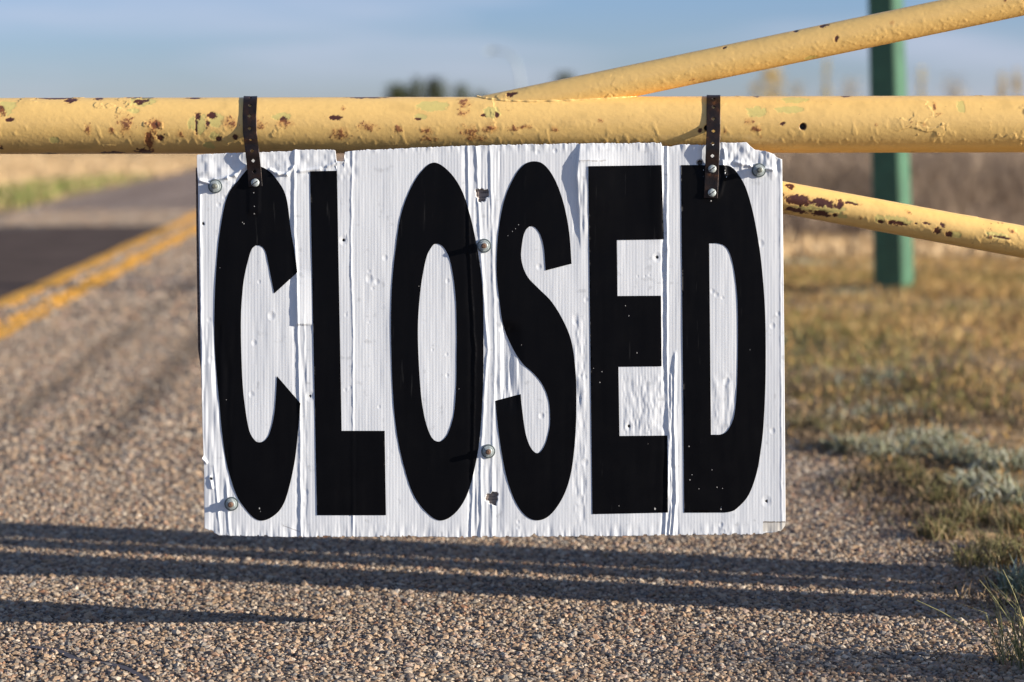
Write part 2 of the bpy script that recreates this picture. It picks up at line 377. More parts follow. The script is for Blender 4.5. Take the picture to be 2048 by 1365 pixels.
# ------------------------------------------------------------------ yellow gate
def paint_pipe(name, p0, p1, R, ss, nphi, spots, seed, parent, base=(.86, .575, .205)):
    """pipe from p0 to p1; ss = stations in metres; spots = (s, arc, rs, ra, kind)"""
    p0 = np.array(p0, float); p1 = np.array(p1, float); A = p1 - p0; L = np.linalg.norm(A); A /= L
    Fr = np.array([0, -1, 0.]) - A * A.dot(np.array([0, -1, 0.])); Fr /= np.linalg.norm(Fr); Up = np.cross(A, Fr)
    if Up[2] < 0: Up = -Up
    ph = np.linspace(-np.pi, np.pi, nphi, endpoint=False)
    S, PH = np.meshgrid(ss, ph, indexing='ij'); q = R * PH            # arc length above the camera-facing line
    cx, cy, cz = S, R * np.cos(PH), R * np.sin(PH)
    n1 = fbm(cx * 90, cy * 90, cz * 90, seed, 4); n2 = fbm(cx * 12, cy * 12, cz * 12, seed + 5, 3)
    n3 = fbm(cx * 260, cy * 260, cz * 260, seed + 9, 3); n4 = fbm(cx * 35, cy * 35, cz * 35, seed + 13, 3)
    hgt = .00013 * n3 * (0.6 + .6 * sstep(.2, -.6, PH)) + .00015 * n1 + .00012 * n2 + .00010 * np.clip(1 - 3.2 * np.abs(fbm(cx * 110, cy * 110, cz * 110, seed + 17, 3)), 0, 1)
    # sags and drips of old thick paint
    drip = sstep(.25, .6, fbm(cx * 120 + PH * 1.5, PH * 3.5, 2, seed + 21, 2)) * sstep(.5, -.3, PH) * sstep(-1.3, -.7, PH)
    hgt = hgt + .0003 * drip
    # flaked edges: thin contour ridges of a peeling coat
    fl = fbm(cx * 30, cy * 30, cz * 30, seed + 31, 4); where = sstep(-.05, .25, n2 + .35 * sstep(2.3, 1.9, cx) * (R > .04) - .1)
    ridge = np.exp(-((fl - .24) / .018) ** 2) * where
    hgt = hgt + .0008 * ridge + .0005 * sstep(.24, .26, fl) * where
    col = np.ones(S.shape + (3,)) * np.array(base)
    col *= (1 + .05 * n2 + .04 * n1)[..., None]
    col *= (1 - .12 * sstep(.1, .6, n4))[..., None] * np.array([1, .99, .95])
    def lay(mask, c): 
        nonlocal col
        c = np.array(c); col = col * (1 - mask[..., None]) + c * mask[..., None]
    # stray specks everywhere
    sp = sstep(.62, .70, n3 + .35 * sstep(.0, .5, n2)) * sstep(.05, .4, n4 + n2 * .5)
    lay(sp * .75, (.26, .09, .035)); lay(np.exp(-((fl - .222) / .008) ** 2) * where * .45, (.30, .16, .06))
    for (s0, q0, rs, ra, kd) in spots:
        m = (np.abs(S - s0) < rs * 2.2) & (np.abs(q - q0) < ra * 2.4 + .004)
        if not m.any(): continue
        dd = np.sqrt(((S - s0) / rs) ** 2 + ((q - q0) / ra) ** 2)
        rag = fbm(S * 230, q * 230, s0 * 10, seed + 41, 3); fine = fbm(S * 700, q * 700, 3, seed + 43, 2)
        if kd == 'g':
            k = sstep(-.06, .06, 1 - dd + .55 * rag); lay(k * .75, (.60, .54, .18)); hgt = hgt - .00025 * k
        elif kd == 'm':
            k = sstep(-.10, .10, 1 - dd + 1.0 * rag); lay(sstep(-.5, .1, 1 - dd + 1.0 * rag) * .35, (.45, .20, .06)); lay(k, np.array((.085, .028, .018))); hgt = hgt - .0004 * k
        elif kd == 'o':
            k = sstep(-.25, .6, 1 - dd + .8 * rag); lay(k * .50, (.56, .24, .065))
            k2 = sstep(.05, .3, (1 - dd) * .6 + 1.0 * rag + .45 * fine - .25); lay(k2 * .85, (.20, .065, .03)); hgt = hgt + .00025 * k2
        elif kd == 'h':
            k = 1 - sstep(.85, 1.05, dd); lay(1 - sstep(1.0, 1.35, dd), (.20, .09, .04)); lay(k, (.008, .006, .005)); hgt = hgt - .006 * k
    Rr = R + hgt
    V = p0 + S[..., None] * A + (Rr * np.cos(PH))[..., None] * Fr + (Rr * np.sin(PH))[..., None] * Up
    o = link(name, mesh_np(name, V.reshape(-1, 3), grid_faces(len(ss), nphi, True), col.reshape(-1, 3)), paint_m, parent)
    return o

paint_m = mat('weathered_yellow_paint', attr=True, rough=.36, spec=.5, bump=(900, .35, .0006))
GX1 = 1.76                                          # hinge post line, just outside the picture
def gy(x): return 3.545 - .028 * x                  # the gate stands very slightly turned
def at_gate(px, py):
    r = ray(px, py); tt = 3.545 / (r[1] + .028 * r[0]); return np.array([r[0] * tt, r[1] * tt, CH + r[2] * tt])
gate = empty('gate', (GX1, gy(GX1), 0), 'long yellow swing gate of rusty welded pipes across the road', 'gate')
mi = Matrix.Translation(gate.location)
class Off:      # parts are built in world coordinates, then shifted into the gate's frame
    pass
def child_fix(o, root):
    o.parent = root; o.matrix_parent_inverse = Matrix.Translation(-Vector(root.location)); return o

a0, a1 = at_gate(0, 252.5), at_gate(2048, 248.5); dr = (a1 - a0) / np.linalg.norm(a1 - a0)
k0 = (-2.6 - a0[0]) / dr[0]; k1 = (GX1 - a0[0]) / dr[0]; m0, m1 = a0 + dr * k0, a0 + dr * k1
Lm = np.linalg.norm(m1 - m0); MR = .04445
def spot_on(p0, p1, R, px, py, rx, ry, kd, scale=1268.0):
    A = (p1 - p0) / np.linalg.norm(p1 - p0); q = at_gate(px, py)
    s = (q - p0).dot(A); c = p0 + A * s; perp = np.cross(np.array([0, -1., 0]) - A * A.dot(np.array([0, -1., 0])), A)
    up = -perp / np.linalg.norm(perp)
    if up[2] < 0: up = -up
    h = np.clip((q - c).dot(up) / R, -.985, .985); a = math.asin(h)
    return (s, R * a, rx / scale, ry / scale / max(.35, math.cos(a)), kd)
MS = [(120, 197, 36, 3.5, 'm'), (147, 201, 13, 5, 'm'), (200, 198, 8, 4, 'm'), (285, 194, 26, 2.5, 'm'), (390, 194, 16, 2.5, 'm'), (735, 193, 42, 2.5, 'm'),
      (20, 215, 20, 16, 'g'), (290, 203, 26, 9, 'g'), (405, 247, 18, 20, 'g'), (440, 240, 16, 14, 'g'), (437, 273, 10, 9, 'g'), (425, 291, 12, 7, 'g'), (570, 234, 18, 8, 'g'),
      (868, 212, 30, 10, 'g'), (845, 234, 12, 6, 'g'), (985, 225, 16, 11, 'g'), (275, 222, 12, 5, 'g'), (120, 280, 9, 7, 'g'), (1508, 224, 20, 11, 'g'), (1585, 200, 26, 6, 'g'), (1575, 220, 30, 7, 'g'), (1915, 212, 8, 14, 'g'),
      (288, 203, 12, 6, 'm'), (404, 232, 7, 7, 'm'), (402, 256, 3.5, 16, 'm'), (432, 232, 10, 7, 'm'), (424, 248, 4, 9, 'm'), (330, 275, 9, 6, 'm'), (323, 249, 9, 8, 'm'),
      (2, 270, 5, 6, 'm'), (445, 278, 6, 5, 'm'), (675, 236, 12, 5, 'm'), (572, 239, 7, 6, 'm'), (306, 285, 6, 18, 'm'), (478, 274, 5, 6, 'm'), (293, 304, 14, 5, 'm'), (8, 296, 9, 3, 'm'), (228, 306, 22, 3, 'm'), (100, 308, 16, 2, 'm'),
      (12, 218, 7, 5, 'm'), (32, 240, 8, 3, 'm'), (995, 230, 4, 5, 'm'), (968, 231, 5, 4, 'm'), (840, 238, 6, 3, 'm'),
      (12, 226, 12, 12, 'o'), (262, 250, 18, 22, 'o'), (235, 262, 10, 7, 'o'), (188, 258, 9, 11, 'o'), (322, 250, 20, 15, 'o'), (308, 280, 14, 24, 'o'), (370, 270, 9, 8, 'o'), (470, 246, 20, 14, 'o'),
      (520, 250, 20, 12, 'o'), (575, 248, 20, 9, 'o'), (685, 268, 22, 14, 'o'), (740, 254, 20, 10, 'o'), (690, 218, 6, 6, 'o'), (855, 262, 16, 9, 'o'), (800, 258, 10, 8, 'o'), (930, 204, 14, 12, 'o'), (930, 227, 12, 8, 'o'),
      (940, 265, 22, 16, 'o'), (985, 258, 20, 10, 'o'), (955, 276, 24, 8, 'o'), (860, 278, 18, 5, 'o'), (1030, 256, 12, 6, 'o'), (1050, 254, 14, 5, 'o'), (1110, 258, 9, 7, 'o'), (1200, 242, 7, 5, 'o'), (985, 255, 10, 4, 'o'),
      (1495, 244, 12, 9, 'o'), (1508, 258, 12, 8, 'o'), (1862, 214, 4, 12, 'o'), (1868, 228, 8, 3, 'o'), (1446, 262, 5, 6, 'o'), (1518, 273, 3, 5, 'o'), (1745, 250, 4, 4, 'o'), (1840, 250, 5, 5, 'o'),
      (1600, 253.5, 6.2, 6.2, 'h'), (1411, 256.5, 5.5, 5.5, 'h'), (1396, 261, 4, 4, 'm'), (1560, 248, 5, 3, 'm'), (1690, 192, 10, 2, 'm'), (1510, 192, 8, 2, 'm')]
sp = [spot_on(m0, m1, MR, *s) for s in MS]
ssv = np.concatenate([np.arange(0, 1.72, .01), np.arange(1.725, 3.48, .00125), np.arange(3.486, Lm - .004, .01), [Lm]])
mp_ = child_fix(paint_pipe('main_pipe', m0, m1, MR, ssv, 230, sp, 101, None), gate)
# end cap of the pipe beyond the left edge
v, f = tube([m0 - dr * .002, m0 + dr * .004], MR * 1.01, 32); child_fix(link('end_cap', shade(mesh_np('end_cap', v, f, np.tile([.7, .45, .2], (len(v), 1)))), paint_m), gate)

u0, u1 = at_gate(1040, 209), at_gate(2048, -1.5)
u0[1] += 0; du = (u1 - u0) / np.linalg.norm(u1 - u0); ue = u0 + du * ((GX1 - u0[0]) / du[0])
us = u0 - du * .11
US = [(1668, 77, 4, 7, 'm'), (1645, 52, 10, 2.5, 'm'), (1780, 47, 7, 5, 'o'), (1620, 116, 12, 3, 'g'), (1590, 63, 5, 2, 'm'), (1448, 96, 4, 2, 'm'), (2005, 3, 3, 5, 'o'), (1022, 190, 12, 4, 'm'), (1385, 160, 6, 3, 'o')]
Lu = np.linalg.norm(ue - us); UR = .0252
ub = child_fix(paint_pipe('brace', us, ue, UR, np.concatenate([np.arange(0, .95, .0013), np.arange(.955, Lu, .01)]), 120, [spot_on(us, ue, UR, *s) for s in US], 207, None), gate)
l0, l1 = at_gate(1250, 337), at_gate(2048, 484.5); dl = (l1 - l0) / np.linalg.norm(l1 - l0)
ls = l0 - dl * .25; le = l0 + dl * ((GX1 - l0[0]) / dl[0]); Ll = np.linalg.norm(le - ls)
LS = [(1590, 399, 34, 10, 'm'), (1640, 404, 26, 8, 'm'), (1674, 408, 8, 9, 'm'), (1700, 406, 16, 2.5, 'm'), (1580, 372, 9, 4.5, 'm'), (1592, 421, 30, 5, 'm'), (1640, 427, 20, 5, 'm'),
      (1667, 430, 5, 4, 'm'), (1757, 443, 6, 3, 'm'), (1786, 445, 18, 4.5, 'm'), (1827, 446, 3, 1.5, 'm'), (1849, 446, 8, 1.6, 'm'), (1880, 449, 6, 5, 'm'), (1868, 461, 7, 6, 'm'), (1894, 467, 8, 6, 'm'), (2000, 474, 16, 2, 'm'),
      (1650, 414, 40, 10, 'g'), (1620, 420, 40, 5, 'g'), (1755, 438, 10, 9, 'g'), (1790, 440, 26, 8, 'g'), (1905, 468, 12, 6, 'g'), (1700, 402, 14, 6, 'g'), (1680, 432, 10, 4, 'g'), (1990, 470, 24, 6, 'g'),
      (1812, 424, 6, 5, 'o'), (1974, 472, 4, 4, 'o'), (1718, 435, 5, 5, 'o'), (2020, 462, 6, 5, 'o'), (1540, 385, 30, 8, 'm')]
lb = child_fix(paint_pipe('brace', ls, le, UR, np.concatenate([np.arange(0, .45, .006), np.arange(.4525, 1.15, .0013), np.arange(1.155, Ll, .01)]), 120,
               [spot_on(ls, le, UR, *s) for s in sorted(LS, key=lambda z: 'gom'.find(z[4]))], 311, None), gate)
# weld bead where the upper brace lands on the main pipe
def weld(brace, p, d, R2, n=120, seed=1):
    """follow the saddle line of the two pipes on the camera side and under the heel"""
    rng = np.random.default_rng(seed); parts = []; cols = []
    Fr = np.array([0, -1, 0.]) - d * d.dot(np.array([0, -1, 0.])); Fr /= np.linalg.norm(Fr); Up = np.cross(d, Fr); Up = Up if Up[2] > 0 else -Up
    pts = []
    for a in np.linspace(-np.pi, np.pi, n):
        o = p + R2 * (math.cos(a) * Fr + math.sin(a) * Up)
        q = o - m0; dp = d - dr * d.dot(dr); qp = q - dr * q.dot(dr)
        A_, B_, C_ = dp.dot(dp), 2 * qp.dot(dp), qp.dot(qp) - MR ** 2
        D_ = B_ * B_ - 4 * A_ * C_
        if D_ < 0: continue
        tt = (-B_ + math.sqrt(D_)) / (2 * A_); pts.append(o + d * tt)
    P_ = np.array(pts); k_ = np.arange(len(P_)); P_ = P_ - (P_ - p) / np.linalg.norm(P_ - p, axis=1)[:, None] * .0004
    V_, F_ = tube(P_, list(.0021 * (1 + .35 * vn(k_ * .16, seed, 0, 3) + .12 * vn(k_ * .5, seed, 0, 4))), 10, False)
    V_ = V_ + .0004 * np.stack([fbm(V_[:, 0] * 500, V_[:, 1] * 500, V_[:, 2] * 500, 5 + q_) for q_ in range(3)], -1)
    col = np.tile([.86, .575, .205], (len(V_), 1)); rs = sstep(.25, .55, fbm(V_[:, 0] * 60, V_[:, 1] * 60, V_[:, 2] * 60, 8))[:, None]
    col = col * (1 - .7 * rs) + np.array([.25, .09, .035]) * .7 * rs
    w_ = link('weld_bead', mesh_np('weld_bead', V_, F_, col), paint_m); w_.parent = brace
    return w_
weld(ub, u0, du, UR, 420, 3); weld(lb, l0, dl, UR, 90, 4)
# hinge post that carries the gate, and three posts added for their road shadows, outside the picture on the right
def plain_post(name, x, y, r, h, m, label, cat, group=None, cap=True):
    e = empty(name, (x, y, 0), label, cat, group)
    v, f = tube([(0, 0, -.05), (0, 0, h * .5), (0, 0, h)], [r, r, r], 28, True)
    link('post_shaft', shade(mesh_np('post_shaft', v, f)), m, e)
    v, f = tube([(0, 0, h), (0, 0, h + .012), (0, 0, h + r * .35)], [r * 1.06, r * 1.06, r * .25], 28, True)
    link('post_cap', shade(mesh_np('post_cap', v, f)), m, e)
    return e
ymat = mat('plain_yellow_paint', (.86, .555, .215), .45, vary=(14, .12), bump=(120, .3, .002))
v, f = tube([(GX1, gy(GX1), .22), (GX1, gy(GX1), 1.34)], .050, 28); child_fix(link('hinge_sleeve', shade(mesh_np('hinge_sleeve', v, f)), ymat), gate)
plain_post('hinge_post', GX1 + .13, gy(GX1) - .03, .062, 1.55, ymat, 'yellow round steel post that the gate is hinged on, beyond the right edge', 'post')
grmat = mat('weathered_grey_timber', (.30, .25, .20), .85, vary=(9, .3), bump=(60, .6, .004))
plain_post('thick_shadow_post', 2.60, 3.572, .076, 1.45, grmat, 'thick grey post added behind the hinge post, beyond the right edge, to cast a road shadow', 'post')
plain_post('near_shadow_post', 2.20, 3.335, .046, 1.40, grmat, 'slim grey post added nearest the camera, beyond the right edge, to cast a road shadow', 'post')
plain_post('slim_shadow_stake', 2.45, 3.478, .042, 1.35, grmat, 'slim grey stake added unseen beside the thick grey post to cast a road shadow', 'stake')

# ------------------------------------------------------------------ the sign
TY, TILT = 3.485, -.045                              # top of the sign face, and how far its foot swings forward per metre
ZT = float(at_y(1000, 290, TY)[2])
SN = Vector((0, -1, -TILT)).normalized(); SNn = np.array(SN)  # face normal (towards the camera, slightly up)
SNn = np.array([0, -1.0, -TILT]); SNn /= np.linalg.norm(SNn)
P0 = np.array([0, TY, ZT])
def on_sign(px, py, off=0.0):
    x, y, z = ray(px, py)
    # plane through P0 with normal SNn
    num = (P0 - np.array([0, 0, CH])).dot(SNn); den = y * SNn[1] + z * SNn[2]; tt = num / den
    p = np.stack([x * tt, y * tt, CH + z * tt], -1)
    off = np.asarray(off, float)
    return p + off[..., None] * SNn
def poly_y(pts, x): return np.interp(x, [p[0] for p in pts], [p[1] for p in pts])
def ridge_v(px, py, path, wid, hgt, y0=None, y1=None, seed=0):
    xc = np.interp(py, [p[1] for p in path], [p[0] for p in path]) + 1.3 * fbm(py * .03, seed, 0, seed)
    r = hgt * np.exp(-((px - xc) / wid) ** 2) * (.75 + .35 * fbm(py * .05, seed + 4, 0, seed))
    if y0 is not None: r = r * sstep(y0, y0 + 15, py) * (1 - sstep(y1 - 15, y1, py))
    return r
DENTS = [(687, 481, 9, 1.6), (620, 793, 9, 1.6), (1314, 515, 9, 1.6), (1258, 853, 8, 1.5), (1533, 1003, 10, 1.4), (543, 632, 8, 1.8), (508, 686, 6, 1.2), (503, 789, 6, 1.2), (518, 564, 4, .9), (770, 516, 6, 1.1),
         (739, 558, 8, 1.6), (754, 564, 6, 1.2), (738, 543, 4, .8), (745, 577, 4, .8), (895, 562, 5, 1.0), (865, 700, 3, .7), (893, 709, 4, .8), (894, 751, 4, .9), (758, 814, 4, .8), (1078, 534, 6, 1.2), (1083, 832, 6, 1.6),
         (1290, 553, 3, .6), (1275, 553, 3, .6), (1299, 551, 3, .6), (1425, 583, 5, 1.0), (1433, 590, 5, 1.0), (1445, 596, 4, .8), (1453, 763, 7, 1.6), (1545, 652, 6, 1.2), (1556, 628, 5, 1.0), (1545, 862, 6, 1.2), (1522, 487, 7, 1.4),
         (1150, 645, 5, .9), (1172, 600, 5, 1.0), (1160, 798, 4, .9), (1160, 752, 4, .8), (1170, 755, 5, .9), (1036, 1044, 4, .9), (1036, 1056, 4, .9), (1442, 1050, 5, 1.3), (1446, 1064, 5, 1.2), (422, 720, 7, 1.1), (418, 640, 5, .8),
         (612, 985, 6, .9), (605, 1010, 5, .8), (437, 410, 5, 1.0), (448, 395, 4, .9), (1000, 600, 5, 1.1), (1002, 660, 5, 1.1), (1170, 925, 7, 1.2), (1160, 1000, 9, 1.5), (1408, 325, 14, 2.2), (1110, 302, 5, 1.2), (1075, 305, 5, 1.0),
         (690, 780, 4, .7), (700, 775, 4, .6), (692, 630, 4, .7), (738, 645, 3, .6), (470, 370, 6, -1.0), (406, 448, 5, .9), (422, 958, 6, 1.2)]
def relief(px, py):
    px = np.asarray(px, float); py = np.asarray(py, float)
    h = .000036 * np.cos(2 * np.pi * px / 6.15) * (1 + .5 * fbm(px * .01, py * .01, 0, 51))
    h = h + .00035 * fbm(px * .05, py * .006, 0, 52, 3) + .0009 * fbm(px * .012, py * .004, 0, 53, 2)
    # long creases that run the height of the panel
    h = h + ridge_v(px, py, [(590, 300), (588, 450), (594, 560), (597, 700), (600, 850), (602, 1075)], 2.6, .0014, seed=61)
    h = h - ridge_v(px, py, [(580, 300), (580, 500), (590, 700), (594, 1075)], 5, .0006, seed=62)
    h = h + ridge_v(px, py, [(936, 290), (938, 500), (950, 700), (947, 900), (942, 1075)], 2.4, .0012, seed=63)
    h = h - ridge_v(px, py, [(930, 290), (933, 500), (942, 700), (938, 1075)], 4, .0008, seed=64)
    h = h + ridge_v(px, py, [(953, 290), (960, 480), (975, 700), (962, 900), (962, 1075)], 3, .0014, seed=65)
    h = h + ridge_v(px, py, [(980, 290), (985, 480), (990, 700), (985, 900), (985, 1075)], 3, .0009, seed=66)
    h = h + ridge_v(px, py, [(1334, 290), (1334, 500), (1334, 700), (1338, 900), (1330, 1075)], 2.2, .0015, seed=67)
    h = h - ridge_v(px, py, [(1327, 290), (1326, 500), (1327, 700), (1330, 900), (1324, 1075)], 3.5, .0010, seed=68)
    h = h + ridge_v(px, py, [(1350, 700), (1348, 850), (1352, 1000), (1345, 1075)], 2.5, .0020, 700, 1080, seed=69)
    h = h + ridge_v(px, py, [(1342, 740), (1341, 850), (1343, 1000), (1338, 1075)], 2.0, .0014, 740, 1080, seed=70)
    h = h + ridge_v(px, py, [(705, 310), (702, 480), (706, 660), (706, 860)], 2.2, .0009, seed=71)
    h = h + ridge_v(px, py, [(400, 380), (402, 600), (404, 700), (404, 1000)], 2.5, .0013, 380, 1060, seed=72)
    h = h + ridge_v(px, py, [(428, 940), (436, 1010), (440, 1060)], 2.5, .0013, 925, 1075, seed=73) + ridge_v(px, py, [(452, 960), (460, 1075)], 3, .0012, 950, 1078, seed=74)
    h = h + ridge_v(px, py, [(1560, 300), (1562, 700), (1564, 1060)], 2.5, .0006, seed=75)
    # wandering wrinkles where the sheet has been crushed
    def crush(x0, x1, y0, y1, amp, fx, fy, sd):
        w_ = sstep(x0, x0 + 12, px) * (1 - sstep(x1 - 12, x1, px)) * sstep(y0, y0 + 25, py) * (1 - sstep(y1 - 25, y1, py))
        return amp * w_ * fbm(px * fx, py * fy, 0, sd, 2)
    h = h + crush(1240, 1360, 740, 880, .0007, .13, .045, 81) + crush(1420, 1480, 740, 880, .0006, .12, .035, 82) + crush(1140, 1178, 620, 1060, .0008, .12, .03, 83)
    h = h + crush(1325, 1362, 750, 1090, .0010, .16, .02, 84) + crush(985, 1045, 700, 830, .0016, .12, .015, 85) + crush(396, 470, 640, 1080, .0013, .09, .012, 86) + crush(470, 720, 290, 372, .0012, .075, .035, 87)
    h = h + crush(940, 1010, 290, 470, .0009, .13, .012, 88) + crush(940, 1010, 920, 1085, .0008, .13, .012, 89) + crush(1440, 1575, 280, 365, .0020, .09, .04, 90) + crush(1140, 1180, 290, 480, .0012, .1, .02, 91)
    h = h + crush(600, 620, 620, 1085, .0010, .14, .02, 92) + crush(395, 480, 290, 400, .0012, .06, .05, 93)
    # frayed flutes along the torn top and bottom edges
    h = h + .0010 * sstep(1040, 1075, py) * fbm(px * .11, py * .02, 0, 94, 2) + .0012 * (1 - sstep(285, 312, py)) * fbm(px * .10, py * .03, 0, 95, 2)
    # flap of the overlapping sheet standing proud beside the S
    fh = np.interp(py, [285, 300, 325, 350, 400, 450, 500], [.0005, .0030, .0058, .0056, .0040, .0018, 0.0])
    xf = np.interp(py, [285, 305, 350, 400, 450, 500], [1160, 1157, 1153, 1156, 1158, 1161])
    h = h + fh * sstep(xf - 2, xf + 1, px) * (1 - sstep(xf + 8, xf + 110, px))
    fh = np.interp(py, [540, 560, 640, 648, 652], [.0, .0016, .0028, .0028, 0.0])
    h = h + fh * sstep(592, 594, px) * (1 - sstep(597, 640, px))
    fh = np.interp(py, [285, 300, 360, 470, 490], [.0015, .0018, .0022, .0010, 0])
    h = h + fh * (1 - sstep(1324.5, 1327, px)) * sstep(1290, 1322, px)
    # shallow trough beside the S
    tr = sstep(640, 670, py) * (1 - sstep(730, 830, py))
    h = h - .0034 * tr * (1 - sstep(1008, 1052, px)) * sstep(1001, 1007, px)
    # folds around the top left corner
    def seg(ax, ay, bx, by, wd, am):
        dx, dy = bx - ax, by - ay; L2 = dx * dx + dy * dy; t_ = np.clip(((px - ax) * dx + (py - ay) * dy) / L2, 0, 1)
        return am * np.exp(-(((px - ax - t_ * dx) ** 2 + (py - ay - t_ * dy) ** 2) / wd ** 2))
    for s_ in [(399, 361, 420, 367, 3, .0026), (430, 360, 455, 356, 3, .0022), (455, 356, 470, 351, 3, .0026), (470, 351, 490, 334, 4, .0024), (540, 340, 556, 348, 3, .0026), (556, 348, 574, 349, 3, .0022),
               (574, 349, 586, 335, 3, .0020), (600, 343, 640, 338, 3, .0018), (655, 333, 690, 322, 3, .0016), (1445, 322, 1452, 355, 3, .0024), (1449, 300, 1450, 322, 3, .0020), (1470, 325, 1500, 332, 4, .0024), (1500, 332, 1545, 340, 3, .0020),
               (1448, 355, 1440, 390, 2.5, .0016), (1398, 338, 1412, 352, 3, -.0015), (1160, 323, 1195, 321, 2, .0006), (404, 915, 412, 925, 3, .0024), (420, 955, 424, 975, 3, .0018)]:
        h = h + seg(*s_)
    for (x, y, r, d) in DENTS:
        r = r * .8; d = d * .62
        dd = ((px - x) / r) ** 2 + ((py - y) / (r * 1.25)) ** 2
        h = h - .0007 * d * np.exp(-dd * 1.2) + .00014 * d * np.exp(-((np.sqrt(dd) - 1.25) / .35) ** 2)
    # the strap pressed into the sheet (left) and the washers
    h = h + .0011 * sstep(495, 498, px) * (1 - sstep(518, 521, px)) * sstep(362, 366, py) * (1 - sstep(425, 431, py))
    h = h + .0009 * sstep(1404, 1408, px) * (1 - sstep(1436, 1440, px)) * sstep(325, 335, py) * (1 - sstep(395, 400, py))
    return h

TOP = [(380, 309), (393, 309), (420, 308), (480, 306), (520, 305), (560, 303), (584, 303), (588, 300), (640, 300), (668, 299.5), (671.5, 301), (673.5, 322), (689, 324), (690.5, 304), (700, 303), (735, 300), (800, 298), (870, 294), (950, 292),
       (1000, 290.5), (1060, 289), (1120, 288), (1157, 287), (1200, 287), (1260, 286.5), (1326, 286), (1328, 293), (1345, 293), (1360, 291), (1372, 289), (1400, 290), (1415, 290), (1440, 288), (1442, 285), (1470, 286), (1497, 285), (1504, 292), (1516, 300), (1535, 303), (1552, 309), (1560, 317), (1575, 320)]
BOT = [(395, 1058), (412, 1066), (420, 1071), (470, 1073), (600, 1075), (700, 1074), (820, 1074), (930, 1075), (1055, 1074), (1060, 1070), (1070, 1074), (1200, 1073), (1350, 1071), (1450, 1070), (1524, 1069), (1526, 1067), (1560, 1063), (1570, 1050), (1580, 1045)]
LEF = [(300, 393.5), (340, 394), (362, 396), (450, 397), (560, 399), (700, 401.5), (850, 405), (912, 407), (918, 404), (925, 408), (1000, 408.5), (1055, 409), (1080, 413)]
RIG = [(290, 1563), (320, 1564), (500, 1566.5), (700, 1568.5), (900, 1570), (1045, 1571), (1080, 1566)]
NU, NV = 1180, 560
U, Vv = np.meshgrid(np.linspace(0, 1, NU), np.linspace(0, 1, NV), indexing='ij')
xa = 393.5 + U * (1568 - 393.5)
yt = poly_y(TOP, xa) + 1.1 * fbm(xa * .16, 1, 0, 41, 2) + 1.0 * (np.cos(2 * np.pi * xa / 6.15) > .6) * (vn(xa * .16, 0, 0, 44) > 0)
yb = poly_y(BOT, xa) + 1.0 * fbm(xa * .16, 2, 0, 42, 2) - 2.2 * (vn(xa * .14, 5, 0, 43) > .45)
PY = yt + Vv * (yb - yt)
xl = np.interp(PY, [p[0] for p in LEF], [p[1] for p in LEF]); xr = np.interp(PY, [p[0] for p in RIG], [p[1] for p in RIG])
PX = xl + U * (xr - xl)
H = relief(PX, PY)
HOLES = [(964, 390, 13, 13), (984.5, 997, 12, 12.5)]
SMALLH = [(687, 481, 2.2), (620, 793, 1.8), (1314, 515, 2.2), (1258, 853, 2.2), (1533, 1003, 2.0), (422, 958, 2.2), (406, 448, 2.0), (1308, 1018, 2.2), (1441, 1019, 2.0), (1400, 326, 5.0)]
def hole_mask(px, py):
    k = np.zeros(np.shape(px), bool)
    for (x, y, rx, ry) in HOLES:
        a = np.arctan2(py - y, px - x)
        k |= ((px - x) / rx) ** 2 + ((py - y) / ry) ** 2 < (1 + .16 * np.sin(a * 3 + x) + .10 * np.sin(7 * a)) ** 2
    for (x, y, r) in SMALLH: k |= (px - x) ** 2 + (py - y) ** 2 < r * r
    return k
fc = grid_faces(NU, NV)
pxf = PX.ravel(); pyf = PY.ravel()
fcx = pxf[fc].mean(1); fcy = pyf[fc].mean(1); keep = np.ones(len(fc), bool)
sign = empty('road_sign', tuple(on_sign(982, 1072)), 'white corrugated plastic sign reading CLOSED in tall black letters, strapped to the gate', 'sign')
# rim strip so that the sheet has thickness (4 mm fluted plastic)
HM = hole_mask(PX, PY); H = H - .0045 * HM; FrontV = on_sign(PX, PY, H)
idx = np.arange(NU * NV).reshape(NU, NV)
loop = np.concatenate([idx[:, 0], idx[-1, 1:], idx[::-1, -1][1:], idx[0, ::-1][1:-1]])
FV = FrontV.reshape(-1, 3); rim = FV[loop] - SNn * .0042; nb = len(FV)
j = np.arange(len(loop)); j2 = (j + 1) % len(loop)
rf = np.stack([loop[j], nb + j, nb + j2, loop[j2]], -1)
colw = np.ones((nb + len(rim), 3)) * np.array([.765, .805, .84])
gr = fbm(pxf * .02, pyf * .006, 0, 55, 3); colw[:nb] *= (1 - .035 * sstep(.1, .6, gr))[:, None]
gr = fbm(pxf * .06, pyf * .06, 0, 56, 3); colw[:nb] *= (1 - .20 * sstep(.45, .8, gr))[:, None] * np.array([1, .985, .96])
k = (pxf > 1526) & (pyf > 1044) & (pyf < 1064); colw[:nb][k] = (.66, .63, .56)     # torn lower corner shows the inner layer
k = (pxf > 1526) & (np.abs(pyf - 1044.5) < 1.3); colw[:nb][k] = (.25, .22, .18)
k = (np.abs(pyf - (322 - 1.2 * fbm(pxf * .1, 0, 0, 5))) < 1.2) & (pxf > 1158) & (pxf < 1212); colw[:nb][k] = (.5, .49, .47)
scr = np.abs(pyf - 1053 - (pxf - 570) * .38) < .9; k = scr & (pxf > 566) & (pxf < 600); colw[:nb][k] = (.42, .42, .42)
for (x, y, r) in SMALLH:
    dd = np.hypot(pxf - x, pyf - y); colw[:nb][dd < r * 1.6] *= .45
hmv = HM.ravel(); gw = fbm(pyf * .5, pxf * .04, 0, 58, 3); big = hmv & ((np.hypot(pxf - 964, pyf - 390) < 30) | (np.hypot(pxf - 984, pyf - 997) < 30))
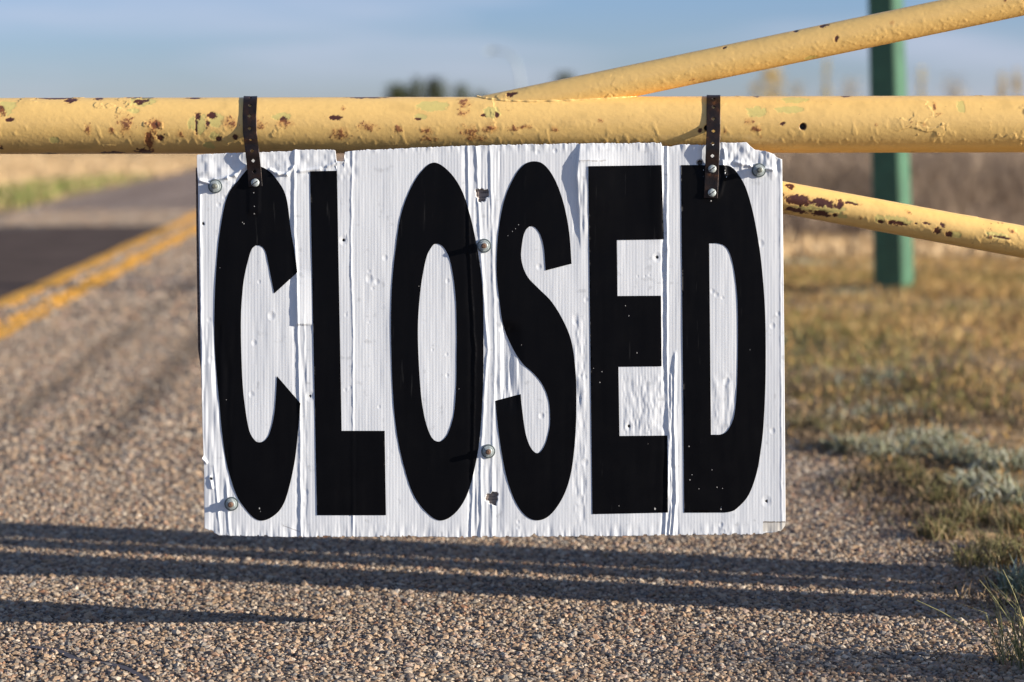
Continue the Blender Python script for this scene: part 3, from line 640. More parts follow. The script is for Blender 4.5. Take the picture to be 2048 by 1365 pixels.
colw[:nb][hmv] = (.03, .022, .02); colw[:nb][big] = (np.array([.27, .22, .19]) * (1 - .75 * sstep(.0, .4, gw))[:, None])[big]
panel_m = mat('white_corrugated_plastic', attr=True, rough=.38, spec=.45, bump=(500, .12, .0006))
child_fix(link('panel', mesh_np('panel', np.concatenate([FV, rim]), np.concatenate([fc[keep], rf]), colw), panel_m), sign)

# plywood board bolted behind the plastic
BO = .0058
bpts = [(390.5, 336), (392, 500), (395, 700), (404, 760), (412, 1050), (425, 1062), (1555, 1056), (1563, 1040), (1560, 700), (1557, 330), (1545, 318), (1500, 308), (1490, 305), (700, 318), (684, 326), (672, 330), (560, 312), (500, 320), (430, 330)]
fr = [on_sign(x, y, -BO) for x, y in bpts]; bk = [on_sign(x, y, -BO - .0115) for x, y in bpts]
bm = bmesh.new(); A_ = [bm.verts.new(tuple(p)) for p in fr]; B_ = [bm.verts.new(tuple(p)) for p in bk]
bm.faces.new(A_); bm.faces.new(B_[::-1])
for i in range(len(A_)): bm.faces.new([A_[i], B_[i], B_[(i + 1) % len(A_)], A_[(i + 1) % len(A_)]])
bmesh.ops.recalc_face_normals(bm, faces=bm.faces[:]); bmesh.ops.triangulate(bm, faces=bm.faces[:])
wood = bpy.data.materials.new('weathered_plywood'); wood.use_nodes = True; t = wood.node_tree; b = t.nodes['Principled BSDF']; b.inputs['Roughness'].default_value = .85
tcn = t.nodes.new('ShaderNodeTexCoord'); mpn = t.nodes.new('ShaderNodeMapping'); mpn.inputs['Scale'].default_value = (8, 8, 300); t.links.new(tcn.outputs['Object'], mpn.inputs[0])
t.links.new(ramp(t, noise_node(t, mpn.outputs[0], 1.0, 4), [(.3, (.035, .024, .022)), (.5, (.12, .085, .07)), (.7, (.22, .17, .14))]), b.inputs['Base Color'])
child_fix(link('backing_board', from_bm(bm, 'backing_board'), wood), sign)

# the six letters, vinyl cut to outline and stuck on the sheet
def smooth_seq(segs, step=4.0):
    """segs: list of ('c', pts) smooth runs or ('l', pts) straight corners"""
    out = []
    for kd, pts in segs:
        if kd == 'c': out += [tuple(p) for p in (catmull(pts[:-1], step, True) if tuple(pts[0]) == tuple(pts[-1]) else catmull(pts, step))]
        else: out += [tuple(map(float, p)) for p in pts]
    res = []
    for p in out:
        if not res or math.hypot(p[0] - res[-1][0], p[1] - res[-1][1]) > .4: res.append(p)
    if math.hypot(res[0][0] - res[-1][0], res[0][1] - res[-1][1]) < .4: res.pop()
    return res
def dense(pts, step=8.0):
    out = []
    for i, p in enumerate(pts):
        q = pts[(i + 1) % len(pts)]; k = max(1, int(math.hypot(q[0] - p[0], q[1] - p[1]) / step))
        for j in range(k): out.append((p[0] + (q[0] - p[0]) * j / k, p[1] + (q[1] - p[1]) * j / k))
    return out
LET = {}
LET['C'] = [smooth_seq([('c', [(595, 545), (588.5, 500), (582, 463), (572, 393), (551, 356), (533, 339), (515, 333), (496, 338.5), (479, 358), (454.7, 393), (440, 463), (432, 545), (428.6, 640), (429.8, 700), (434, 760), (438.5, 803), (444, 864), (453, 926), (472, 988), (491, 1018), (508, 1036), (524, 1041.7), (543, 1035), (561.5, 1018), (574.8, 988), (589, 926), (596, 865), (601, 807)]),
            ('l', [(601, 807), (553.8, 752.3)]), ('c', [(553.8, 752.3), (552.5, 782), (548.6, 828), (540, 864.6), (531, 880), (520, 885), (509, 880), (497, 855), (486.5, 782), (482.6, 700), (482.3, 630), (485, 585), (490, 548), (501, 505), (508, 494), (515.7, 490.8), (525, 495), (532, 507), (540.6, 548), (548.5, 587.5)])])]
LET['L'] = [[(620, 343), (674, 342), (683.4, 862), (769.5, 862), (772, 1030.8), (634, 1030.8)]]
LET['O'] = [smooth_seq([('c', [(868.7, 325.5), (843, 343), (819.5, 381), (801, 434), (791, 500), (784, 570), (782, 662), (785.5, 782), (793, 862), (806, 926), (826, 988), (853.8, 1026), (881.5, 1041.5), (910.8, 1026), (935, 988), (951.7, 926), (960.5, 865), (966, 772), (967, 680), (965, 577), (955.7, 504), (941, 434), (923.5, 381), (898.6, 344), (868.7, 325.5)])]),
            smooth_seq([('c', [(871.4, 487.8), (861, 498), (851.7, 520), (841.5, 577), (836, 650.5), (837.7, 724), (843, 797), (851.7, 845), (864, 876), (877.8, 883.7), (889, 877), (898, 862), (907.7, 828), (912.3, 772), (913, 711), (913.3, 665), (911, 592), (901.5, 527), (888, 496), (871.4, 487.8)])])]
LET['S'] = [smooth_seq([('c', [(1143.2, 528), (1138.2, 463), (1126.5, 404.4), (1109, 358), (1088.4, 330), (1068, 323), (1048, 330), (1029.8, 352), (1009.3, 398.5), (997, 463), (993, 535), (997.6, 592), (1006.4, 650.5), (1024, 694.4), (1044.5, 726.6), (1067.9, 748), (1085.5, 770.6), (1097, 800), (1100, 832), (1098.5, 858.5), (1089, 892), (1075.4, 906.8), (1061.5, 895.4), (1050.8, 864.6), (1043.5, 812), (1041.5, 788.6)]),
            ('l', [(1041.5, 788.6), (990.8, 802)]), ('c', [(990.8, 802), (993.8, 834), (1001.5, 895), (1013.8, 957), (1032, 1006), (1053.8, 1033.8), (1078.5, 1041), (1103, 1027.7), (1127.7, 990.8), (1143, 941.5), (1150.8, 871), (1153, 803), (1151, 742), (1143, 684), (1126.5, 641.7), (1103, 603.6), (1076.7, 577), (1056, 555), (1045, 530), (1042.4, 504), (1048.9, 466), (1062, 452.7), (1076.7, 463), (1087, 492.3), (1091.3, 541.5)])])]
LET['E'] = [[(1176.3, 333), (1323.4, 330.6), (1327.8, 479), (1233.7, 480.6), (1235, 592.4), (1322, 591.8), (1323.4, 733), (1237, 734), (1239, 872.3), (1334.5, 871.4), (1336, 1025.5), (1184.6, 1028.6)]]
LET['D'] = [smooth_seq([('l', [(1361.8, 330.6)]), ('c', [(1448.8, 330.6), (1460, 333), (1472, 343), (1490, 372), (1504.5, 419), (1516, 477.6), (1523.5, 533), (1529.4, 606.5), (1531.4, 680), (1530.8, 768), (1527.3, 847), (1523, 890), (1513.8, 944.6), (1497, 990.8), (1474, 1017), (1462, 1023.5), (1450, 1025.5)]), ('l', [(1368.3, 1025.8)])]),
            smooth_seq([('l', [(1418.3, 487)]), ('c', [(1434, 487), (1448.8, 492), (1460.5, 509.8), (1469.3, 548), (1474.6, 600.6), (1475.7, 665), (1475.2, 720), (1473.8, 772), (1471, 812), (1466, 840), (1455.4, 861), (1446, 868), (1438, 869.8)]), ('l', [(1422, 869.8)])])]
def inside(px, py, poly):
    P = np.array(poly); r = np.zeros(px.shape, bool); n = len(P)
    for i in range(n):
        x1, y1 = P[i]; x2, y2 = P[(i + 1) % n]
        if y1 == y2: continue
        c = ((y1 > py) != (y2 > py)) & (px < (x2 - x1) * (py - y1) / (y2 - y1) + x1)
        r ^= c
    return r
vin = bpy.data.materials.new('black_vinyl'); vin.use_nodes = True; t = vin.node_tree; b = t.nodes['Principled BSDF']
b.inputs['Specular IOR Level'].default_value = .09
tcn = t.nodes.new('ShaderNodeTexCoord')
mpn = t.nodes.new('ShaderNodeMapping'); mpn.inputs['Rotation'].default_value = (0, .35, 0); mpn.inputs['Scale'].default_value = (90, 90, 5); t.links.new(tcn.outputs['Object'], mpn.inputs[0])
scr = ramp(t, noise_node(t, mpn.outputs[0], 1.2, 4), [(.66, (.0030, .0030, .0038)), (.76, (.024, .024, .024))])
t.links.new(scr, b.inputs['Base Color'])
t.links.new(ramp(t, noise_node(t, tcn.outputs['Object'], 30, 4), [(.3, (.30, .30, .30)), (.7, (.48, .48, .48))]), b.inputs['Roughness'])
RIDGES = [[(590, 300), (588, 450), (594, 560), (597, 700), (600, 850), (602, 1075)], [(934, 290), (937, 500), (948, 700), (944, 900), (940, 1075)], [(955, 290), (961, 480), (976, 700), (963, 900), (963, 1075)], [(1331, 290), (1331, 500), (1331, 700), (1335, 900), (1328, 1075)]]
for ch in 'CLOSED':
    loops = [dense(p, 6.0) for p in LET[ch]]
    co, ed = [], []
    for lp in loops:
        s0 = len(co); co += [Vector(p) for p in lp]; ed += [(s0 + i, s0 + (i + 1) % len(lp)) for i in range(len(lp))]
    A = np.array(loops[0]); gx, gyy = np.meshgrid(np.arange(A[:, 0].min(), A[:, 0].max(), 3.1), np.arange(A[:, 1].min(), A[:, 1].max(), 6.5), indexing='ij')
    gx = gx.ravel(); gyy = gyy.ravel()
    for rid in RIDGES:                                                   # finer where the sheet is creased
        yy_ = np.arange(A[:, 1].min(), A[:, 1].max(), 4.0); xc_ = np.interp(yy_, [q[1] for q in rid], [q[0] for q in rid])
        for d_ in np.arange(-8, 8.1, 1.3): gx = np.concatenate([gx, xc_ + d_]); gyy = np.concatenate([gyy, yy_])
    k = np.zeros(gx.shape, bool)
    for lp in loops: k ^= inside(gx, gyy, lp)
    allp = np.array([tuple(c) for c in co]); gx, gyy = gx[k], gyy[k]
    dmin = np.full(len(gx), 1e9)
    for p in allp: dmin = np.minimum(dmin, (gx - p[0]) ** 2 + (gyy - p[1]) ** 2)
    co += [Vector((a, b_)) for a, b_ in zip(gx[dmin > 6], gyy[dmin > 6])]
    vo, eo, fo, *_ = delaunay_2d_cdt(co, ed, [], 0, 1e-4)
    P = np.array([tuple(v_) for v_ in vo]); Ft = np.array([f_[:3] for f_ in fo if len(f_) == 3])
    cx = P[Ft].mean(1); k = np.zeros(len(Ft), bool)
    for lp in loops: k ^= inside(cx[:, 0], cx[:, 1], lp)
    k &= ~hole_mask(cx[:, 0], cx[:, 1]); Ft = Ft[k]
    V3 = on_sign(P[:, 0], P[:, 1], relief(P[:, 0], P[:, 1]) + .00060)
    # face the camera
    n0 = np.cross(V3[Ft[0][1]] - V3[Ft[0][0]], V3[Ft[0][2]] - V3[Ft[0][0]])
    if n0[1] > 0: Ft = Ft[:, ::-1]
    child_fix(link('letter', mesh_np('letter', V3, Ft), vin), sign)

# chips in the black vinyl where the white shows
def frame_at(px, py, off):
    """matrix whose local z looks out of the sign at that place"""
    z = Vector(SNn); x = Vector((1, 0, 0)); y = z.cross(x); M = Matrix((x, y, z)).transposed().to_4x4(); M.translation = Vector(on_sign(px, py, off)); return M
parts = []
rng = np.random.default_rng(12)
CH_ = [(519, 1017, 4), (521, 1023, 2), (1424, 940, 2), (1434, 975, 2), (1445, 977, 2), (1398, 978, 2), (1380, 960, 2.5), (1384, 950, 2), (1378, 893, 2.5), (1251, 612, 2), (1258, 632, 2), (1204, 744, 3), (1200, 765, 2.5), (1031, 458, 1.8), (1025, 463, 1.8), (1016, 472, 1.5), (1037, 450, 2),
       (1043, 690, 2.5), (1274, 706, 2.5), (1187, 737, 2), (453, 800, 1.6), (440, 536, 1.4), (485, 445, 3), (488, 448, 2.5), (1238, 1012, 2), (838, 573, 1.8), (918, 778, 1.6), (508, 386, 2.6), (509, 413, 2.6), (509, 428, 3), (1310, 1018, 4), (1442, 1019, 4), (1422, 402, 3), (1300, 860, 1.6), (1296, 888, 1.4), (1500, 700, 1.4)]
chip_m = mat('chipped_edge', (.50, .49, .46), .5)
for (x, y, r) in CH_:
    bm = bmesh.new(); k = 7; ring = []; r = r * .62
    for i in range(k):
        a = i / k * 2 * math.pi; rr = r * rng.uniform(.45, 1.1)
        q = (x + .7 * rr * math.cos(a), y + rr * math.sin(a)); ring.append(bm.verts.new(tuple(on_sign(q[0], q[1], float(relief(q[0], q[1])) + .00075))))
    bm.faces.new(ring); bm.normal_update()
    for f_ in bm.faces:
        if f_.normal.y > 0: f_.normal_flip()
    child_fix(link('paint_chip', from_bm(bm, 'paint_chip'), chip_m), sign)

# bolts with nut and washer
zinc = mat('zinc_plated_steel', (.40, .45, .44), .5, metal=.25, vary=(300, .25), bump=(600, .3, .0005))
bolt_m = mat('grey_bolt_end', (.16, .17, .14), .6, metal=.3, vary=(500, .3))
washer_m = mat('dull_zinc_washer', (.13, .16, .165), .6, metal=.4, vary=(300, .3))
rusty = mat('rusty_bolt_end', (.17, .10, .065), .7, metal=.3, vary=(500, .4))
def cyl(bm, r0, r1, z0, z1, seg, M, rot=0):
    a = [i / seg * 2 * math.pi + rot for i in range(seg)]
    A = [bm.verts.new(M @ Vector((r0 * math.cos(t_), r0 * math.sin(t_), z0))) for t_ in a]; B = [bm.verts.new(M @ Vector((r1 * math.cos(t_), r1 * math.sin(t_), z1))) for t_ in a]
    for i in range(seg): bm.faces.new([A[i], A[(i + 1) % seg], B[(i + 1) % seg], B[i]])
    bm.faces.new(B); bm.faces.new(A[::-1])
for i, (x, y, rot) in enumerate([(430.5, 373, .3), (1517.5, 341, .1), (968, 492, .5), (976.5, 903, .2), (463, 1008, .4)]):
    M = frame_at(x, y, float(relief(x, y)) + .0006)
    bm = bmesh.new(); cyl(bm, .0112, .0110, -.0035, .0014, 32, M); wa = child_fix(link('washer', from_bm(bm, 'washer'), washer_m), sign)
    bm = bmesh.new(); cyl(bm, .0090, .0086, .0016, .0024, 28, M); cyl(bm, .0074, .0074, .0025, .0070, 6, M, rot); cyl(bm, .0062, .0055, .0071, .0076, 24, M); child_fix(link('nut', from_bm(bm, 'nut'), zinc), sign)
    bm = bmesh.new()
    cyl(bm, .0038, .0038, .0072, .0150, 20, M)
    for k in range(8): cyl(bm, .0041, .0038, .0078 + k * .0009, .0082 + k * .0009, 20, M)
    cyl(bm, .0035, .0024, .0151, .0157, 20, M)
    child_fix(link('bolt', from_bm(bm, 'bolt'), rusty if i > 1 else bolt_m), sign)

# perforated steel straps over the pipe
strap_m = bpy.data.materials.new('weathered_brown_steel'); strap_m.use_nodes = True; t = strap_m.node_tree; b = t.nodes['Principled BSDF']
tcn = t.nodes.new('ShaderNodeTexCoord'); b.inputs['Metallic'].default_value = .55; b.inputs['Roughness'].default_value = .42
t.links.new(ramp(t, noise_node(t, tcn.outputs['Object'], 55, 6), [(.35, (.014, .012, .013)), (.52, (.028, .018, .015)), (.62, (.05, .025, .016)), (.74, (.22, .09, .03))]), b.inputs['Base Color'])
bp = t.nodes.new('ShaderNodeBump'); bp.inputs['Strength'].default_value = .4; bp.inputs['Distance'].default_value = .001
t.links.new(noise_node(t, tcn.outputs['Object'], 260, 4), bp.inputs['Height']); t.links.new(bp.outputs[0], b.inputs['Normal'])
def strap(xt, xb, yb, holes, screws, gap, drift, wd=.0214):
    """xt: centre px at the pipe top; xb, yb: px where it ends on the sign"""
    def axis(x): return m0 + dr * ((x - m0[0]) / dr[0])
    xw_t = at_gate(xt, 200)[0]; ptb = on_sign(xb, yb, .0025)
    c = axis(xw_t); R = MR + .0016
    path = []
    for a in np.linspace(math.radians(215), math.radians(2), 40):       # from behind, over the top, to the front
        path.append(np.array([xw_t, c[1] - R * math.cos(a), c[2] + R * math.sin(a)]))
    e = path[-1]; start = e.copy()
    # leaves the pipe at the front and runs down to the face of the sign
    top_s = on_sign(xb - (xb - xt) * .35, 300, .0060)
    ctrl = [start, np.array([start[0] + (top_s[0] - start[0]) * .35, start[1] - gap, start[2] - .022]), np.array([top_s[0] - .001, top_s[1] - gap * .2, top_s[2] + .002]), on_sign(xb - (xb - xt) * .08, 340, .0042), ptb]
    path += [np.array(p) for p in catmull(ctrl, .003)][1:]
    path = [path[0] - np.array([0, 0, .05])] + path
    P = np.array(path)
    for _ in range(2):                                                  # sideways drift, read where the strap passes each height
        fw = P[:, 1] * CT - (P[:, 2] - CH) * ST; pyy = 682.5 - F * (P[:, 1] * ST + (P[:, 2] - CH) * CT) / fw
        P[:, 0] = (np.interp(pyy, [q[0] for q in drift], [q[1] for q in drift]) - 1024) / F * fw
    s = np.concatenate([[0], np.cumsum(np.linalg.norm(np.diff(P, axis=0), axis=1))]); n = int(s[-1] / .0009); sn = np.linspace(0, s[-1], n)
    Q = np.stack([np.interp(sn, s, P[:, k]) for k in range(3)], -1)
    ker = np.ones(9) / 9
    T = np.gradient(Q, axis=0); T = np.stack([np.convolve(np.pad(T[:, k], 4, 'edge'), ker, 'valid') for k in range(3)], -1); T /= np.linalg.norm(T, axis=1)[:, None]
    W = np.array([1, 0, 0.]) - T * T[:, :1]; W /= np.linalg.norm(W, axis=1)[:, None]; Nn = np.cross(T, W)
    # make the normal look outwards (towards the camera at the foot)
    if Nn[-1][1] > 0: Nn = -Nn
    nw = 25; wv = np.linspace(-wd / 2, wd / 2, nw)
    V = Q[:, None] + wv[None, :, None] * W[:, None]
    V = V + (.0005 * fbm(sn[:, None] * 40, wv[None] * 40, 0, 17))[..., None] * Nn[:, None]
    hs = []
    for (hx, hy) in holes:                                              # holes located by where they sit along the strap
        u_, v_, w_ = ray(hx, hy)
        d_ = np.array([u_, v_, w_]); rel = Q - np.array([0, 0, CH]); t_ = rel.dot(d_) / d_.dot(d_); off = np.linalg.norm(rel - t_[:, None] * d_, axis=1)
        off[: n // 3] = 9; i = int(off.argmin()); hs.append((sn[i], 0.0))
    SS, WW = np.meshgrid(sn, wv, indexing='ij'); hole = np.zeros(SS.shape, bool)
    fcs = grid_faces(n, nw); cs = SS.ravel()[fcs].mean(1); cw = WW.ravel()[fcs].mean(1); kp = np.ones(len(fcs), bool)
    for (a, b_) in hs: kp &= ((cs - a) ** 2 + (cw - b_) ** 2) > .0026 ** 2
    o = link('strap', mesh_np('strap', V.reshape(-1, 3), fcs[kp]), strap_m); child_fix(o, sign)
    so_ = o.modifiers.new('solid', 'SOLIDIFY'); so_.thickness = .0013; so_.offset = 0
    for (hx, hy) in screws:
        M = frame_at(hx, hy, .0042); bm = bmesh.new()
        r_ = [(.0064, 0), (.0062, .0011), (.0050, .0022), (.0028, .0029)]
        for (q0, q1) in zip(r_[:-1], r_[1:]): cyl(bm, q0[0], q1[0], q0[1], q1[1], 24, M)
        v_ = link('screw', shade(from_bm(bm, 'screw'), False), zinc)
        # slot across the head
        v_.parent = o
        bm = bmesh.new(); ca, sa = math.cos(.6), math.sin(.6)
        q = [(-.0055, -.0006), (.0055, -.0006), (.0055, .0006), (-.0055, .0006)]
        vs = [bm.verts.new(M @ Vector((a * ca - b_ * sa, a * sa + b_ * ca, .00302))) for a, b_ in q]; bm.faces.new(vs)
        w_ = link('screw_slot', from_bm(bm, 'screw_slot'), strap_m); w_.parent = o
        w_.matrix_parent_inverse = v_.matrix_parent_inverse = Matrix()
    return o
strap(500.5, 510, 374, [(502, 197), (499, 212), (498, 233), (498, 258), (500, 281), (503, 302), (505, 322), (507, 344)], [(511, 366)], .004, [(192, 501), (230, 499), (265, 499.5), (300, 504), (340, 508.5), (374, 511)])
strap(1427, 1422, 397, [(1427, 199), (1427, 215), (1427, 238), (1427, 263), (1426, 288), (1424.5, 312), (1423, 345)], [(1424, 338), (1423.5, 386)], .009, [(190, 1427), (260, 1427), (320, 1424.5), (397, 1421.5)])

# ------------------------------------------------------------------ green post
gp = mat('weathered_green_paint', (.042, .122, .062), .5, vary=(6, .25), bump=(80, .3, .002))
Yp = 10.2
base = at_y(1789, 585, Yp); topp = at_y(1766, -160, Yp)
post = empty('green_post', (base[0], Yp, float(terrain(base[0], Yp))), 'tall square green post standing in the grass behind the gate', 'post')
hgt = topp[2] - post.location.z; lean = (topp[0] - base[0])
def sqpost(hw0, hw1, ang, h, lean, bev=.15):
    sec = []
    for i in range(4):
        for s_ in (-bev, bev):
            a = math.pi / 4 + i * math.pi / 2; c = np.array([math.cos(a), math.sin(a)]) * math.sqrt(2)
            tdir = np.array([-math.sin(a), math.cos(a)]); q = c * (1 - bev * .5) + tdir * s_ * .7; sec.append(q)
    sec = np.array(sec); R_ = np.array([[math.cos(ang), -math.sin(ang)], [math.sin(ang), math.cos(ang)]]); sec = sec @ R_.T
    zs = np.linspace(-.15, h, 14); V = []
    for z in zs:
        tt = max(0, z) / h; hw = hw0 + (hw1 - hw0) * tt
        V.append(np.concatenate([sec * hw + np.array([lean * tt, 0]), np.full((8, 1), z)], 1))
    V = np.concatenate(V); f_ = grid_faces(14, 8, True); b_ = 13 * 8
    f2 = np.array([[b_, b_ + 1, b_ + 2, b_ + 3], [b_, b_ + 3, b_ + 4, b_ + 7], [b_ + 4, b_ + 5, b_ + 6, b_ + 7]])
    return V, np.concatenate([f_, f2])
v, f = sqpost(.0735, .061, math.radians(59), hgt, lean)
bmn = mesh_np('post_shaft', v, f, smooth=False); link('post_shaft', bmn, gp, post)
bm = bmesh.new(); bm.from_mesh(bmn); bmesh.ops.recalc_face_normals(bm, faces=bm.faces[:]); bm.to_mesh(bmn); bm.free()
v, f = sqpost(.072, .066, math.radians(59), .03, 0); v[:, 2] += hgt + .155; v[:, 0] += lean; v = v[8:]; 
mcap = mesh_np('post_cap', *sqpost(.068, .05, math.radians(59), .05, 0), smooth=False); pc = link('post_cap', mcap, gp, post); pc.location = (lean, 0, hgt - .02)

# ------------------------------------------------------------------ grasses
def blades(x, y, z, ln, wd, col, lean_sd=.35, rng=RNG, ww=1.0):
    n = len(x); a = rng.uniform(0, 2 * np.pi, n); dx, dy = np.cos(a), np.sin(a)
    bx, by = rng.normal(0, lean_sd, n), rng.normal(0, lean_sd, n)
    V = np.zeros((n, 5, 3)); c = np.stack([x, y, z], -1); hw = wd / 2
    side = np.stack([dx, dy, 0 * dx], -1)
    mid = c + np.stack([bx * ln * .35, by * ln * .35, ln * .6], -1); tip = c + np.stack([bx * ln, by * ln, ln * np.clip(1 - .3 * (bx ** 2 + by ** 2), .25, 1)], -1)
    V[:, 0] = c - side * hw[:, None]; V[:, 1] = c + side * hw[:, None]; V[:, 2] = mid + side * hw[:, None] * .75; V[:, 3] = mid - side * hw[:, None] * .75; V[:, 4] = tip
    b_ = (np.arange(n) * 5)[:, None]
    Fc = np.concatenate([b_ + np.array([[0, 1, 2]]), b_ + np.array([[0, 2, 3]]), b_ + np.array([[3, 2, 4]])])
    return V.reshape(-1, 3), Fc, np.repeat(col, 5, 0)
gmat = mat('grass_blades', attr=True, rough=.7, spec=.2)
def palette(n, cols, wts, rng=RNG, sd=.18):
    cols = np.array(cols); wts = np.array(wts) / np.sum(wts); return cols[rng.choice(len(cols), n, p=wts)] * rng.uniform(1 - sd, 1 + sd, (n, 1))
TAN, STRAW, OLIVE, GREEN, FROST, BROWN = (.52, .32, .115), (.68, .48, .20), (.24, .20, .055), (.12, .16, .045), (.38, .40, .31), (.26, .16, .09)
# the verge on the right
n = 230000; x = RNG.uniform(.55, 4.6, n); y = 3.3 + RNG.random(n) ** .85 * 11.5
k = (x < .2295 * y + .9); x, y = x[k], y[k]; u = road_u(x, y)
edge = .98 + .10 * fbm(x * 1.7, y * 1.7, 0, 71) + .5 * np.clip(4.6 - y, 0, 2) * 0
dens = sstep(edge - .05, edge + .35, u) * np.clip(.55 + .8 * fbm(x * 2.4, y * 2.4, 0, 72, 3), .06, 1) * np.where(y < 5.6, .55, 1)
k = RNG.random(len(x)) < dens; x, y = x[k], y[k]; gpatch = fbm(x * .9, y * .9, 0, 73, 3); fr_ = fbm(x * 1.3 + 9, y * 1.3, 0, 74, 3)
c = palette(len(x), [TAN, STRAW, OLIVE, BROWN], [.5, .16, .14, .2])
gk = RNG.random(len(x)) < sstep(-.05, .6, gpatch) * .6 + .5 * (1 - sstep(5, 8, y)) * 0; c[gk] = palette(gk.sum(), [(.17, .18, .06), OLIVE, (.30, .25, .10)], [.3, .35, .35])
fk = RNG.random(len(x)) < sstep(.15, .55, fr_) * .7; c[fk] = palette(fk.sum(), [FROST, (.30, .36, .26)], [.6, .4])
ln = RNG.uniform(.015, .055, len(x)) * (.6 + .4 * sstep(5.5, 8, y)) * (1 + .5 * fbm(x * 2, y * 2, 0, 75)); 
V1 = blades(x, y, terrain(x, y), ln * 1.15, RNG.uniform(.0025, .0055, len(x)), c, .75)
tag(link('grass', mesh_np('grass', V1[0], V1[1], V1[2], False), gmat), 'short dry tan and green grass covering the roadside verge', 'grass', kind='stuff')
# darker fringe along the crest by the post
n = 6500; y = RNG.normal(11.0, .22, n); x = RNG.uniform(1.0, 3.4, n); 
c = palette(n, [(.12, .13, .05), OLIVE, TAN], [.3, .35, .35]); ln = RNG.uniform(.015, .05, n)
V1 = blades(x, y, terrain(x, y), ln, RNG.uniform(.004, .007, n), c)
tag(link('crest_grass', mesh_np('crest_grass', V1[0], V1[1], V1[2], False), gmat), 'darker green grass fringe around the foot of the green post', 'grass', kind='stuff')
# far meadow and the green strip beyond the far lane
n = 60000; y = np.exp(RNG.uniform(math.log(13), math.log(60), n)); x = RNG.uniform(-1, 1, n) * .2 * y + .34 * y * 0 
x = np.where(RNG.random(n) < .5, RNG.uniform(.02, .27, n) * y, RNG.uniform(-.28, -.08, n) * y); u = road_u(x, y)
k = (u > 1.0) | (u < EDGE_L - .1 + .15 * vn(x, y, 0, 3)); x, y, u = x[k], y[k], u[k]
c = palette(len(x), [(.60, .42, .22), (.66, .49, .28), (.48, .32, .16)], [.45, .35, .2])
gk = (u < EDGE_L - .05) & (u > EDGE_L - 1.3 - .6 * vn(x * .2, y * .2, 0, 6)) & (RNG.random(len(x)) < .85) & (y < 34); c[gk] = palette(gk.sum(), [(.13, .17, .04), (.19, .22, .06), (.36, .30, .12)], [.45, .35, .2])
V1 = blades(x, y, terrain(x, y), RNG.uniform(.05, .13, len(x)), RNG.uniform(.012, .022, len(x)), c, .5)
tag(link('meadow', mesh_np('meadow', V1[0], V1[1], V1[2], False), gmat), 'pale tan meadow grass with a green strip beside the far lane', 'grass', kind='stuff')
# scrub band of bare brush beyond the meadow on the right
n = 95000; y = RNG.uniform(18.5, 34, n); x = RNG.uniform(.085, .30, n) * y; z = terrain(x, y)
c = palette(n, [(.33, .27, .21), (.42, .34, .27), (.26, .21, .165), (.52, .43, .33)], [.35, .3, .2, .15], sd=.25)
ln = RNG.uniform(.15, 1.05, n) * (1 + .25 * fbm(x * .5, y * .5, 0, 78)) * (.2 + .8 * sstep(18.5, 21.5, y + 2.0 * fbm(x * .8, 0, 0, 70)))
V1 = blades(x, y, z, ln, RNG.uniform(.005, .012, n), c * np.array([1.04, .95, .84]) * (1 + .35 * fbm(x * .9, y * .3, 0, 79, 3))[:, None] * .88, .6)
tag(link('brush', mesh_np('brush', V1[0], V1[1], V1[2], False), gmat), 'band of bare grey brown brush beyond the meadow', 'brush', kind='stuff')

# matted dead thatch and soil litter between gravel and grass
n = 42000; y = RNG.uniform(3.3, 7.2, n); u = .93 + np.abs(RNG.normal(0, .45, n)); x = u + RD * y
k = RNG.random(n) < np.clip(.5 + 1.1 * fbm(x * 5, y * 5, 0, 87, 3), .05, 1) * sstep(.9, 1.15, u); x, y = x[k], y[k]
c = palette(len(x), [(.16, .11, .07), (.24, .17, .10), (.40, .29, .16), (.12, .12, .06)], [.4, .3, .15, .15])
V1 = blades(x, y, terrain(x, y), RNG.uniform(.012, .038, len(x)), RNG.uniform(.002, .0045, len(x)), c, 1.1)
tag(link('thatch', mesh_np('thatch', V1[0], V1[1], V1[2], False), gmat), 'matted dead stems and litter along the gravel edge', 'thatch', kind='stuff')
# plants that can be told apart on the shoulder
def tuft(name, px, py, n, lmin, lmax, wd, cols, wts, label, spread=.035, lean=.5, seed=0, cat='plant', group=None):
    rng = np.random.default_rng(seed); p = at_ground(px, py); x0, y0 = p[0], p[1]; z0 = float(terrain(x0, y0))
    a = rng.uniform(0, 2 * np.pi, n); r = spread * np.sqrt(rng.random(n)); x = r * np.cos(a); y = r * np.sin(a)
    zz = terrain(x + x0, y + y0) - z0
    c = palette(n, cols, wts, rng); ln = rng.uniform(lmin, lmax, n)
    V_, F_, C_ = blades(x, y, zz - .003, ln, rng.uniform(wd * .6, wd * 1.3, n), c, lean, rng)
    e = empty(name, (x0, y0, z0), label, cat, group)
    k = rng.random(n) < .12
    if k.sum() > 2:
        pts = []
        for i in np.where(k)[0][:30]:
            h = ln[i] * rng.uniform(.6, 1.15); bx, by = rng.normal(0, lean * .7, 2)
            q = [(x[i] + bx * h * s_ ** 1.6, y[i] + by * h * s_ ** 1.6, h * s_ * (1 - .12 * s_)) for s_ in np.linspace(0, 1, 6)]
            pts.append(tube(q, [.0009] * 5 + [.0005], 4, False))
        v_, f_ = merge(pts); f3 = np.concatenate([f_[:, [0, 1, 2]], f_[:, [0, 2, 3]]]) + len(V_)
        V_ = np.concatenate([V_, v_]); F_ = np.concatenate([F_, f3]); C_ = np.concatenate([C_, np.tile(np.array(cols[0]) * 1.05, (len(v_), 1))])
    link('foliage', mesh_np('foliage', V_, F_, C_, False), gmat, e)
    return e
